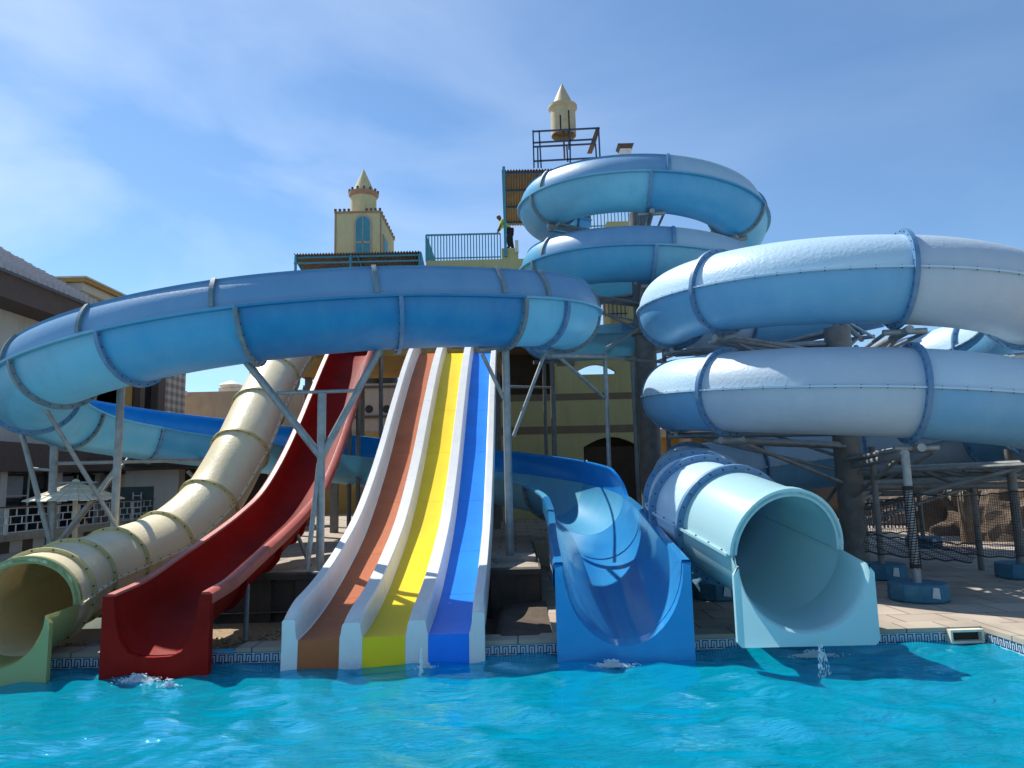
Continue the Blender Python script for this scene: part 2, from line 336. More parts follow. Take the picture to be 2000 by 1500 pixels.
key_lines(lambda x0,z0,x1,z1: b.box((XR-.0155, x0, z0), (XR-.0122, x1, z1)), 2, YE-.05)
b.box((-9, YE-.016, .114), (XR-.02, YE-.0125, .119)); b.box((-9, YE-.016, .002), (XR-.02, YE-.0125, .007))
struct(b, 'greek_key_tiles', M['tileblue'])
# raised terrace, planting strip
XT = .32
b = MB(); b.box((-60, YT+.12, -.2), (-7.0, 60, ZT)); b.box((-7.0, 12.5, -.2), (-4.75, 60, ZT)); b.box((-4.75, YT+.12, -.2), (XT, 60, ZT)); b.box((XT,14.6,-.2),(2.2,22.3,ZT))
struct(b, 'terrace', M['deck'])
b = MB()
nx = 60
for i in range(nx):
    x0 = -20+ (XT+20)*i/nx; x1 = -20+(XT+20)*(i+1)/nx
    j = .05*math.sin(i*1.7)+.04*math.sin(i*3.1)
    if x1 < -6.95 or x0 > -4.8: b.box((x0, YT+.06+j*.6, 0), (x1, YT+.14, ZT-.06))
b.box((-20, YT, ZT-.07), (-6.98, YT+.25, ZT+.004)); b.box((-4.77, YT, ZT-.07), (XT+.02, YT+.25, ZT+.004))
b.box((-6.98, YT+.25, 0), (-6.9, 12.5, ZT+.004)); b.box((-4.85, YT+.25, 0), (-4.77, 12.5, ZT+.004)); b.box((-6.9, 12.42, 0), (-4.85, 12.5, ZT+.004))
b.box((XT+.002, YT+.25, 0), (XT+.03, 14.5, ZT+.002))
tag(b.obj('retaining_wall', M['retain']), 'dark stained low retaining wall behind the slide ends', 'wall')
def pit(x, y):
    def band(a, c): return min(1, max(0, (x-a)/.12))*min(1, max(0, (c-x)/.12))
    j = (y-YE-.31)/(YT+.1-YE-.31)
    h = .165+.05*math.sin(x*3.1+y)*math.sin(y*2.3)-.05*math.sin(x*1.1)**2
    low = max(band(-2.60, -.20), band(-6.6, -4.66), .9*band(-4.3, -2.95))
    return h*(1-low)+.0*low
b = MB(KS); gx, gy = 260, 26; vs = []; fs = []
for j in range(gy+1):
    for i in range(gx+1):
        x = -14+14.4*i/gx; y = YE+.20+(YT+.16-YE-.20)*j/gy; vs.append((x, y, pit(x, y)))
for j in range(gy):
    for i in range(gx): a = j*(gx+1)+i; fs.append((a, a+1, a+gx+2, a+gx+1))
b.add(vs, fs); b.m = [0 if vs[f[0]][0] < -2.7 else 1 for f in fs]; struct(b, 'gravel_bed', [M['gravel'], M['earth']], 60)
b = MB(KS)
for i in range(900):
    x = random.uniform(-6.6, -2.7); y = random.uniform(YE+.33, 9.3); s = random.uniform(.012, .03)
    z = pit(x, y)+.012
    vv = []
    for (a, c, d) in ((1,0,0),(0,1,0),(-1,0,0),(0,-1,0),(0,0,1),(0,0,-1)):
        q = random.uniform(.6, 1.3)*s; vv.append((x+a*q*1.3, y+c*q*1.1, z+d*q*.8))
    b.add(vv, [(0,1,4),(1,2,4),(2,3,4),(3,0,4),(1,0,5),(2,1,5),(3,2,5),(0,3,5)])
tag(b.obj('pebbles', M['gravel']), None or 'small tan pebbles strewn between slides and pool edge', 'pebbles', kind='stuff')

# ------------------------------------------------------------------ sweeping
def catmull(P, step=.1):
    P = [Vector(p) for p in P]; P = [P[0]*2-P[1]] + P + [P[-1]*2-P[-2]]; out = []
    for i in range(1, len(P)-2):
        p0, p1, p2, p3 = P[i-1:i+3]; n = max(3, int((p2-p1).length/.04))
        t1 = math.sqrt((p1-p0).length) or .1; t2 = math.sqrt((p2-p1).length) or .1; t3 = math.sqrt((p3-p2).length) or .1
        m1 = ((p1-p0)/t1-(p2-p0)/(t1+t2)+(p2-p1)/t2)*t2; m2 = ((p2-p1)/t2-(p3-p1)/(t2+t3)+(p3-p2)/t3)*t2
        for k in range(n):
            t = k/n; h = t*t*t; g = t*t
            out.append(p1*(2*h-3*g+1)+m1*(h-2*g+t)+p2*(-2*h+3*g)+m2*(h-g))
    out.append(P[-2]); return out
class Path:
    def __init__(s, P, raw=False):
        s.p = P if raw else catmull(P); s.s = [0]
        for a, c in zip(s.p[:-1], s.p[1:]): s.s.append(s.s[-1]+(c-a).length)
        s.L = s.s[-1]
    def at(s, d):
        import bisect
        d = min(max(d, 0), s.L); i = min(max(bisect.bisect_right(s.s, d)-1, 0), len(s.p)-2)
        t = (d-s.s[i])/max(1e-9, s.s[i+1]-s.s[i]); return s.p[i].lerp(s.p[i+1], t)
    def frame(s, d):
        a = s.at(max(0, d-.08)); c = s.at(min(s.L, d+.08)); t = (c-a).normalized()
        side = t.cross(Vector((0,0,1))).normalized(); up = side.cross(t)
        return s.at(d), t, side, up
    def nearest(s, pt):
        pt = Vector(pt); return min(zip(s.s, s.p), key=lambda q: (q[1]-pt).length)[0]
def sweep(b, path, s0, s1, prof, step=.11, mi=0, cap=True, vert=False):
    """prof(s) -> list of closed loops of (u,v) (1 or 2 loops)"""
    n = max(1, int(round((s1-s0)/step))); rings = []
    for i in range(n+1):
        d = s0+(s1-s0)*i/n; p, t, side, up = path.frame(d)
        if vert: up = Vector((0,0,1))
        rings.append([[p+side*u+up*v for u, v in lp] for lp in prof(d)])
    nl = len(rings[0]); vs = []; fs = []; base = []
    for r in rings:
        bb = []
        for lp in r: bb.append(len(vs)); vs += lp
        base.append(bb)
    for l in range(nl):
        k = len(rings[0][l])
        for i in range(n):
            a, c = base[i][l], base[i+1][l]
            for j in range(k):
                j2 = (j+1) % k; fs.append((a+j, a+j2, c+j2, c+j))
    if cap:
        for e in (0, n):
            if nl == 1:
                k = len(rings[0][0])
                if k % 2 == 0:       # thick open profile: outer then inner reversed
                    h = k//2; q = base[e][0]
                    for j in range(h-1): fs.append((q+j, q+j+1, q+k-2-j, q+k-1-j))
            else:
                k = len(rings[0][0])
                for j in range(k):
                    j2 = (j+1) % k; a, c = base[e][0], base[e][1]; fs.append((a+j, a+j2, c+j2, c+j))
    b.add(vs, fs, mi)
def arc(R, a0, a1, n): return [(R*math.cos(a0+(a1-a0)*i/n), R*math.sin(a0+(a1-a0)*i/n)) for i in range(n+1)]
def thick(outer, inner): return outer + inner[::-1]
def thicken(pl, t):
    out = []
    for i, p in enumerate(pl):
        a = pl[max(0, i-1)]; c = pl[min(len(pl)-1, i+1)]
        dx, dy = c[0]-a[0], c[1]-a[1]; l = math.hypot(dx, dy) or 1
        out.append((p[0]-dy/l*t, p[1]+dx/l*t))
    return pl + out[::-1]
def tube_prof(R, t=.03, n=40, lip=.05):
    o = []; inn = []
    for i in range(n):
        a = 2*math.pi*i/n; c, s_ = math.cos(a), math.sin(a)
        o.append((R*c, R*s_)); inn.append(((R-t)*c, (R-t)*s_))
    return [o, inn]
def bolts(b, path, d, R, a0, a1, n, mi=1, off=.02):
    p, t, side, up = path.frame(d)
    for i in range(n):
        a = a0+(a1-a0)*(i+.5)/n; c = p+side*math.cos(a)*R+up*math.sin(a)*R
        b.cyl(c-t*off, c+t*off, .011, n=6, mi=mi)
def tube_flange(name, path, d, R, parent, mats, w=.055, h=.075, nb=22, full=True, lab=None):
    b = MB()
    if full:
        sweep(b, path, d-w/2, d+w/2, lambda s: [arc(R+h, 0, 2*math.pi, 48)[:-1], arc(R-.005, 0, 2*math.pi, 48)[:-1]], step=w)
        bolts(b, path, d, R+h*.55, 0, 2*math.pi, nb, off=w/2+.012)
    else:
        sweep(b, path, d-w/2, d+w/2, lambda s: [thick(arc(R+h, math.pi, 2*math.pi, 30), arc(R-.005, math.pi, 2*math.pi, 30))], step=w)
        bolts(b, path, d, R+h*.55, math.pi, 2*math.pi, nb//2, off=w/2+.012)
    return b.obj(name, mats, parent, 40)

# ------------------------------------------------------------------ blue open flume
def blue_flume():
    R = .65
    cx, cy, r = 3.46, 18.0, 2.5
    zsp = lambda a: 8.5-1.67*a/360
    P = []
    a = -140
    while a <= 560: P.append(Vector((cx+r*math.sin(R_(a)), cy-r*math.cos(R_(a)), zsp(a)))); a += 2
    rest = [(1.55,19.75,5.80),(1.0,18.5,5.62),(.88,17.0,5.44),(.88,15.5,5.24),(.98,14.0,5.05),(.96,12.75,4.9),(.62,11.8,4.76),(-.1,11.15,4.65),(-1.7,10.45,4.52),
            (-3.75,10.1,4.31),(-5.65,10.3,4.05),(-7.3,11.1,3.78),(-8.35,12.4,3.52),(-8.4,13.8,3.3),(-7.45,15.1,3.08),(-5.8,15.8,2.84),(-3.5,15.95,2.48),(-1.6,15.75,2.2),(-.3,15.3,2.02),
            (.65,14.3,1.82),(1.13,13.0,1.64),(1.22,11.4,1.46),(1.18,9.9,1.28),(1.14,8.8,1.13),(1.12,7.72,.98)]
    sp = P[::8]
    path = Path(sp+[Vector(q) for q in rest])
    near = lambda p: path.nearest(p)
    def at_a(a): return near((cx+r*math.sin(R_(a)), cy-r*math.cos(R_(a)), zsp(a)))
    joints = [at_a(-125+60*k) for k in range(12)]
    js = [near(q) for q in ((.95,15.5,5.24),(1.12,13.3,4.98),(.5,11.5,4.72),(-.15,11.15,4.65),(-1.75,10.45,4.52),(-3.75,10.1,4.31),(-5.55,10.28,4.06),(-7.0,10.9,3.83),(-8.3,12.2,3.55),(-8.45,13.6,3.33),(-7.6,15,3.1),(-6.3,15.65,2.92),(-4.4,15.95,2.62),(-2.3,15.85,2.3),(-.5,15.4,2.05),(.8,14.0,1.78),(1.2,12.2,1.55))]
    joints = sorted(joints+js)
    joints = [j for i, j in enumerate(joints) if i == 0 or j-joints[i-1] > .45]
    bounds = [0]+joints+[near((1.1,9.3,1.2)), path.L]
    t = thing('water_slide', (1.0, 7.4, 0), 'open blue flume spiralling from the top, looping overhead, ending in a blue chute', 'water slide')
    sA = at_a(560); sB = near((1.12,13.6,5.0)); sC = near((1.2,12.4,1.57)); PH = 44
    def sm(x): x = min(max(x, 0), 1); return x*x*(3-2*x)
    def phR(s): return R_(PH)*(1-sm((s-(sB-2.2))/1.8))
    def phL(s): return R_(PH)*sm((s-(sB-.6))/1.5)*(1-sm((s-sC)/.5))
    def bowl(s):
        a = arc(R, math.pi, 2*math.pi, 26); i_ = arc(R-.028, math.pi, 2*math.pi, 26)
        o = [(-R-.075, 0), (-R-.075, -.03), (-R, -.03)] + a[1:-1] + [(R, -.03), (R+.075, -.03), (R+.075, 0)]
        n_ = [(-R-.075, .004), (-R-.06, .004), (-R+.028, .004)] + i_[1:-1] + [(R-.028, .004), (R+.06, .004), (R+.075, .004)]
        q = 1+.27*sm((s-(path.L-3.2))/3.0)
        return [[(u, v*q if v < -.031 else v) for u, v in thick(o, n_)]]
    def wall(fn, sgn):
        def f(s):
            ph = max(fn(s), .02)
            o = [(sgn*R*math.cos(ph*i/9)*1.0, .006+R*math.sin(ph*i/9)) for i in range(10)]
            e = (sgn*(R+.03)*math.cos(ph), .006+(R+.03)*math.sin(ph)); 
            i_ = [(sgn*(R-.022)*math.cos(ph*i/9), .006+(R-.022)*math.sin(ph*i/9)) for i in range(10)]
            return [thick([(sgn*(R+.06), .006)]+o+[e], [(sgn*(R+.06), .022)]+i_+[(sgn*(R-.022)*math.cos(ph), .006+(R+.02)*math.sin(ph)+.0)])]
        return f
    nearrun = (near((-.15,11.15,4.65)), near((-3.75,10.1,4.31)))
    for k in range(len(bounds)-1):
        s0, s1 = bounds[k], bounds[k+1]; mid = (s0+s1)/2; p = path.at(mid)
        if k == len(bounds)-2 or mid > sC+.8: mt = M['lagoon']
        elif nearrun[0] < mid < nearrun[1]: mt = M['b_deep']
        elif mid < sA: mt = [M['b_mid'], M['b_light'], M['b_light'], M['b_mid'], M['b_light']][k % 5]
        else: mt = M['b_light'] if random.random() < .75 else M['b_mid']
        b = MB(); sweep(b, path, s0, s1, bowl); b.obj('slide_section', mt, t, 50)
        for fn, sg in ((phR, 1), (phL, -1)):
            w0, w1 = s0+.3, min(s1+.3, path.L)
            if k == 0: w0 = 0
            if min(fn(w0), fn(w1)) > .15 or fn((w0+w1)/2) > .3:
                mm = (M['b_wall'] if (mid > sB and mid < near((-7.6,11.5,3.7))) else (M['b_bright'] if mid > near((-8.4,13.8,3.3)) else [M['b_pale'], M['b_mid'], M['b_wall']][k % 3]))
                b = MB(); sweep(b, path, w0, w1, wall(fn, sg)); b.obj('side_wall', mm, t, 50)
                ph = fn(w0)
                if ph > .4:
                    b = MB()
                    aa = [.03+(ph-.03)*i/8 for i in range(9)]
                    sweep(b, path, w0-.03, w0+.03, lambda s: [thick([(sg*(R+.05)*math.cos(q), .01+(R+.05)*math.sin(q)) for q in aa], [(sg*(R-.004)*math.cos(q), .01+(R-.004)*math.sin(q)) for q in aa])], step=.06)
                    b.obj('wall_flange', M['flange'] if mm is not M['b_wall'] else M['flange_g'], t, 40)
    for i, j in enumerate(joints):
        if j < sC+1: tube_flange('flange', path, j, R, t, [M['flange_g'] if i % 2 else M['flange'], M['bolt']], full=False, nb=26)
    # exit: front panel with the bowl cut out of it, thick rounded rims
    yF = 7.68; X0 = 1.12; hw = .715; zr = .98
    n = 24; b = MB()
    op = [(X0-R*math.cos(math.pi*i/n)*.98, zr-.0-(R*1.27)*math.sin(math.pi*i/n)) for i in range(n+1)]
    out = [(X0-hw, zr-.02)] + [(X0-hw, zr+(-.0-zr)*i/8) for i in range(1, 8)] + [(X0-hw+2*hw*i/8, -.05) for i in range(0, 9)] + [(X0+hw, zr-zr*(8-i)/8) for i in range(1, 8)] + [(X0+hw, zr-.02)]
    while len(out) < n+1: out.insert(9, out[9])
    out = out[:n+1] if len(out) == n+1 else [out[int(i*(len(out)-1)/n+.5)] for i in range(n+1)]
    def P2(p, y): return (p[0], y, p[1])
    vs = [P2(p, yF) for p in op]+[P2(p, yF) for p in out]+[P2(p, yF+.05) for p in op]+[P2(p, yF+.05) for p in out]
    N_ = n+1; fs = []
    for i in range(n):
        fs += [(i, i+1, N_+i+1, N_+i), (2*N_+i, 3*N_+i, 3*N_+i+1, 2*N_+i+1), (N_+i, N_+i+1, 3*N_+i+1, 3*N_+i), (i, 2*N_+i, 2*N_+i+1, i+1)]
    fp, ft, fsd, fu = path.frame(path.L)
    vs += [tuple(fp+fsd*(R-.024)*math.cos(math.pi*i/n)-fu*(R-.024)*1.27*math.sin(math.pi*i/n)-ft*.03) for i in range(n+1)]
    for i in range(n): fs.append((i, 4*N_+i, 4*N_+i+1, i+1))
    b.add(vs, fs); b.obj('front_panel', M['lagoon'], t, 30)
    for sg in (-1, 1):
        b = MB(); sweep(b, path, path.L-4.6, path.L, lambda s: [[(sg*(R-.03), .003), (sg*(R-.02), .035), (sg*(R+.06), .035), (sg*(R+.085), 0), (sg*(R+.085), -.22), (sg*(R+.05), -.22), (sg*(R+.05), -.02)]], step=.2)
        b.obj('rim', M['lagoon'], t, 40)
    return path, at_a
fl_path, fl_a = blue_flume()

# ------------------------------------------------------------------ closed blue tube
def seam(path, s0, s1, R, mats, par, mi=0, w=.055):
    for sg in (-1, 1):
        b = MB()
        sweep(b, path, s0, s1, lambda s: [[(sg*(R-.004), .014), (sg*(R+w), .014), (sg*(R+w), -.014), (sg*(R-.004), -.014)]], step=.12, mi=mi)
        k = s0+.1
        while k < s1:
            p, t, side, up = path.frame(k); c = p+side*sg*(R+w*.6); b.cyl(c-up*.026, c+up*.026, .010, n=6, mi=mi+1); k += .27
        b.obj('seam_strip', mats, par, 40)
def outlet_panel(name, X0, zc, Ri, hw, yF, yB, zb, mat_, t, back, z_top=None):

    """flat front with a U cut, joined to an open lower half trough running back to yB"""
    n = 32; ztop = zc if z_top is None else z_top
    b = MB()
    op = [(X0-Ri*math.cos(math.pi*i/n), zc-Ri*math.sin(math.pi*i/n)) for i in range(n+1)]
    op[0] = (X0-Ri, ztop); op[-1] = (X0+Ri, ztop)
    out = []
    for i in range(n+1):
        u = i/n
        if u <= .3: q = (X0-hw, ztop+(zb-ztop)*u/.3)
        elif u < .7: q = (X0-hw+2*hw*(u-.3)/.4, zb)
        else: q = (X0+hw, zb+(ztop-zb)*(u-.7)/.3)
        out.append(q)
    # rounded top outer shoulders
    for k, dz in ((0, 0), (1, -.0)):
        out[k] = (X0-hw+(.06 if k == 0 else 0), out[k][1]-(0 if k == 0 else .0)); out[-1-k] = (X0+hw-(.06 if k == 0 else 0), out[-1-k][1])
    N_ = n+1; fl = .07
    op2 = [(X0-(Ri-fl)*math.cos(math.pi*i/n), zc-(Ri-fl)*math.sin(math.pi*i/n)) for i in range(n+1)]
    rings = [[(p[0], yF+.06, p[1]) for p in out], [(p[0], yF, p[1]) for p in out], [(p[0], yF, p[1]) for p in op],
             [(p[0]*.5+q[0]*.5, yF+.02, p[1]*.5+q[1]*.5) for p, q in zip(op, op2)]]
    rings[3] = [(X0+(p[0]-X0)*.965, yF+.03, zc+(p[1]-zc)*.965) for p in op]
    rings.append([(X0+(p[0]-X0)*.955, yF+.12, zc+(p[1]-zc)*.955) for p in op])
    pth, rin = back; fp, ft, fs_, fu = pth.frame(pth.L)
    rings.append([tuple(fp+fs_*rin*math.cos(math.pi*i/n)-fu*rin*math.sin(math.pi*i/n)) for i in range(n+1)])
    rings.append([tuple(fp+fs_*(rin+.04)*math.cos(math.pi*i/n)-fu*(rin+.04)*math.sin(math.pi*i/n)) for i in range(n+1)])
    rings.append([(X0+(p[0]-X0)*1.0, yF+.06, zc+(p[1]-zc)*1.0) for p in op])
    vs = [v for r in rings for v in r]; fs = []
    for k in range(len(rings)-1):
        for i in range(n): a = k*N_+i; fs.append((a, a+1, a+N_+1, a+N_))
    b.add(vs, fs); return b.obj(name, mat_, t, 35)
def closed_tube():
    R = .66; cx, cy, r = 6.2, 13.3, 3.02
    zs = lambda a: 4.67-1.7*a/360
    pos = lambda a: (cx+r*math.sin(R_(a)), cy-r*math.cos(R_(a)), zs(a))
    rest = [(3.28,12.3,1.68),(2.9,11.2,1.58),(2.56,10.2,1.5),(2.52,9.4,1.4),(2.66,8.6,1.25),(2.88,7.72,1.06)]
    pts = [pos(a) for a in range(-222, 606, 14)]
    path = Path([Vector(p) for p in pts+rest])
    joints = [path.nearest(pos(-8-360/7*k)) for k in range(1, 5)] + [path.nearest(pos(-8+360/7*k)) for k in range(0, 12)] + [path.nearest(pos(596))]
    joints += [path.nearest((2.6,10.35,1.51)), path.nearest((2.5,9.55,1.41)), path.nearest((2.62,8.75,1.27))]
    joints = sorted(joints); bounds = [0]+joints+[path.L]
    t = thing('tube_slide', (2.87, 7.4, 0), 'closed pale blue tube slide coiling round a steel column to a wide aqua outlet', 'water slide')
    for k in range(len(bounds)-1):
        s0, s1 = bounds[k], bounds[k+1]
        mt = [M['tube'], M['tube2'], M['tube3']][k % 3]
        if k == len(bounds)-2: mt = M['aqua']
        elif k >= len(bounds)-5: mt = M['tube']
        mid = (s0+s1)/2
        b = MB()
        # upper and lower shells, each a mesh of its own
        for half, mm in ((0, 'upper_shell'), (1, 'lower_shell')):
            b = MB(); a0 = half*math.pi
            sweep(b, path, s0, s1, lambda s: [thick(arc(R, a0+.004, a0+math.pi-.004, 24), arc(R-.03, a0+.004, a0+math.pi-.004, 24))])
            if half == 0: m_ = M['tube'] if mt is M['tube2'] else mt
            else: m_ = M['tube2'] if (mt is M['tube'] and k < len(bounds)-5) else mt
            if half == 1 and k == len(bounds)-2: m_ = M['aqua']
            b.obj(mm, m_, t, 50)
        if k < len(bounds)-1:
            seam(path, s0+.03, s1-.03, R, [M['tube'] if k < len(bounds)-2 else M['aqua'], M['bolt']], t)
    for j in joints: tube_flange('flange', path, j, R, t, [M['flange'], M['bolt']], nb=26, h=.085)
    # outlet
    b = MB(); sweep(b, path, path.L-.10, path.L+0, lambda s: [thick(arc(R+.03, 0, math.pi, 26), arc(R-.055, 0, math.pi, 26))], step=.05); b.obj('outlet_rim', M['aqua'], t, 40)
    outlet_panel('front_panel', 2.80, 1.0, .645, .685, 7.12, 7.76, .24, M['aqua'], t, (path, .63))
    return path, pos, joints
tb_path, tb_pos, tb_j = closed_tube()

# ------------------------------------------------------------------ cream tube
def cream_tube():
    R = .52
    path = Path([(-5.2,19.6,5.85),(-5.45,18.3,5.5),(-5.5,17,4.8),(-5.4,15.2,3.6),(-5.35,13.9,2.5),(-5.5,13.0,1.6),(-5.75,12.0,1.02),(-5.88,10.8,.80),(-5.82,9.7,.72),(-5.55,8.7,.68),(-5.24,7.78,.66)])
    t = thing('tube_slide', (-5.2, 7.5, 0), 'cream yellow closed tube slide curving steeply down to a green tinted outlet', 'water slide')
    n = 12; J = [path.L-.62, path.L-1.7, path.L-2.9, path.L-4.2, path.L-5.5, path.L-6.9, path.L-8.3, path.L-9.8, path.L-11.3]
    J = sorted(j for j in J if j > .3); bd = [0]+J+[path.L]
    for k in range(len(bd)-1):
        b = MB(); sweep(b, path, bd[k], bd[k+1], lambda s: tube_prof(R)); b.obj('tube_section', M['cream'], t, 50)
        seam(path, bd[k]+.03, bd[k+1]-.03, R, [M['cream'], M['bolt']], t, w=.045)
    for j in J: tube_flange('flange', path, j, R, t, [M['cream_f'], M['bolt']], h=.05, nb=16, w=.04)
    b = MB(); sweep(b, path, path.L-.08, path.L, lambda s: [thick(arc(R+.02, 0, math.pi, 26), arc(R-.055, 0, math.pi, 26))], step=.05); b.obj('outlet_rim', M['olive_in'], t, 40)
    outlet_panel('front_panel', -5.23, .65, .51, .56, 7.34, 7.84, -.05, M['olive_in'], t, (path, .49))
    b = MB(); b.cyl((-5.0,9.2,.62), (-4.72,8.35,.12), .035); b.box((-4.85,8.2,.10),(-4.6,8.45,.16)); b.obj('leg', M['steeld'], t, 40)
cream_tube()

# ------------------------------------------------------------------ straight slides: rim height by distance
def zfun(tab):
    import bisect
    xs = [a for a, _ in tab]
    def f(d):
        i = min(max(bisect.bisect_right(xs, d)-1, 0), len(tab)-2)
        (x0, z0), (x1, z1) = tab[i], tab[i+1]
        m0 = (z1-tab[max(i-1,0)][1])/(x1-tab[max(i-1,0)][0]); m1 = (tab[min(i+2,len(tab)-1)][1]-z0)/(tab[min(i+2,len(tab)-1)][0]-x0)
        h = x1-x0; t = (d-x0)/h; g, c = t*t, t*t*t
        return (2*c-3*g+1)*z0+(c-2*g+t)*h*m0+(-2*c+3*g)*z1+(c-g)*h*m1
    return f
def line_path(X0, X1, y0, y1, zf):
    n = int((y1-y0)/.1); return Path([Vector((X0+(X1-X0)*i/n, y0+(y1-y0)*i/n, zf(y0+(y1-y0)*i/n))) for i in range(n+1)], raw=True)
def red_slide():
    def mouth(pl, s_):
        k = max(0, 1-s_/.5); return [(u, v*(1+.30*k)) for u, v in pl]
    zf = zfun([(7.52,.80),(8.2,.86),(9,1.02),(10,1.22),(11,1.45),(12,1.76),(13,2.3),(14,3.0),(15,3.8),(16,4.6),(17,5.3),(18,5.75)])
    path = line_path(-3.68, -3.82, 7.52, 17.8, zf)   # side = +X
    t = thing('water_slide', (-3.62, 7.4, 0), 'dark red open slide with one wide trough and faded pink rims', 'water slide')
    bd = [0, 1.15, 2.5, 3.7, 4.9, 6.1, 7.6, 9.1, 10.7, 12.3, path.L]
    pl = [(-.44,.0),(-.43,-.06),(-.405,-.2),(-.36,-.33),(-.27,-.43),(-.17,-.46),(0,-.465),(.17,-.46),(.27,-.43),(.36,-.33),(.405,-.2),(.43,-.06),(.44,0)]
    for k in range(len(bd)-1):
        if bd[k+1]-bd[k] < .3: continue
        b = MB(); sweep(b, path, bd[k]+(.004 if k else 0), bd[k+1]-.004, lambda s: [thicken(mouth(pl, s), -.03)], step=.1); b.obj('trough_section', M['red'], t, 45)
    for sg in (-1, 1):
        b = MB(); sweep(b, path, 0, path.L, lambda s: [[(sg*.435,.0),(sg*.445,.022),(sg*.52,.024),(sg*.55,.0),(sg*.55,-.10),(sg*.53,-.10),(sg*.53,-.02),(sg*.475,-.02)]], step=.12)
        b.obj('rim', M['redrim'], t, 50)
    for k in (1,2,3,4,5,6,7):
        if bd[k] < path.L-.3:
            b = MB(); o = thicken(pl, -.09)
            sweep(b, path, bd[k]-.03, bd[k]+.03, lambda s: [o], step=.06); b.obj('rib', M['red'], t, 40)
    # front
    X0 = -3.68; zr = zf(7.52); y = 7.48; b = MB()
    inn = [(X0+p[0], zr+p[1]) for p in mouth(pl, 0)]; n = len(inn)
    out = [(X0-.55, zr), (X0-.55, zr*.66), (X0-.55, zr*.33), (X0-.55, -.06)]+[(X0-.55+1.1*i/(n-7), -.06) for i in range(1, n-7)]+[(X0+.55, -.06), (X0+.55, zr*.33), (X0+.55, zr*.66), (X0+.55, zr)]
    vs = [(p[0], y, p[1]) for p in inn]+[(p[0], y, p[1]) for p in out]+[(p[0], y+.05, p[1]) for p in inn]+[(p[0]*.995+X0*.005, y+.10, p[1]) for p in out]
    fs = []
    for i in range(n-1): fs += [(i,i+1,n+i+1,n+i),(n+i,n+i+1,3*n+i+1,3*n+i),(i,2*n+i,2*n+i+1,i+1)]
    b.add(vs, fs); b.obj('front_panel', M['red'], t, 30)
    for sg, yy in ((1, 8.9), (1, 11.0), (-1, 10.2)):
        b = MB(); p = path.at(yy-7.52); b.cyl((p.x+sg*.42, yy, p.z-.3), (p.x+sg*.62, yy-.55 if yy < 10 else yy, .14 if yy < 9.2 else ZT), .03); b.obj('leg', M['steeld'], t, 40)
red_slide()
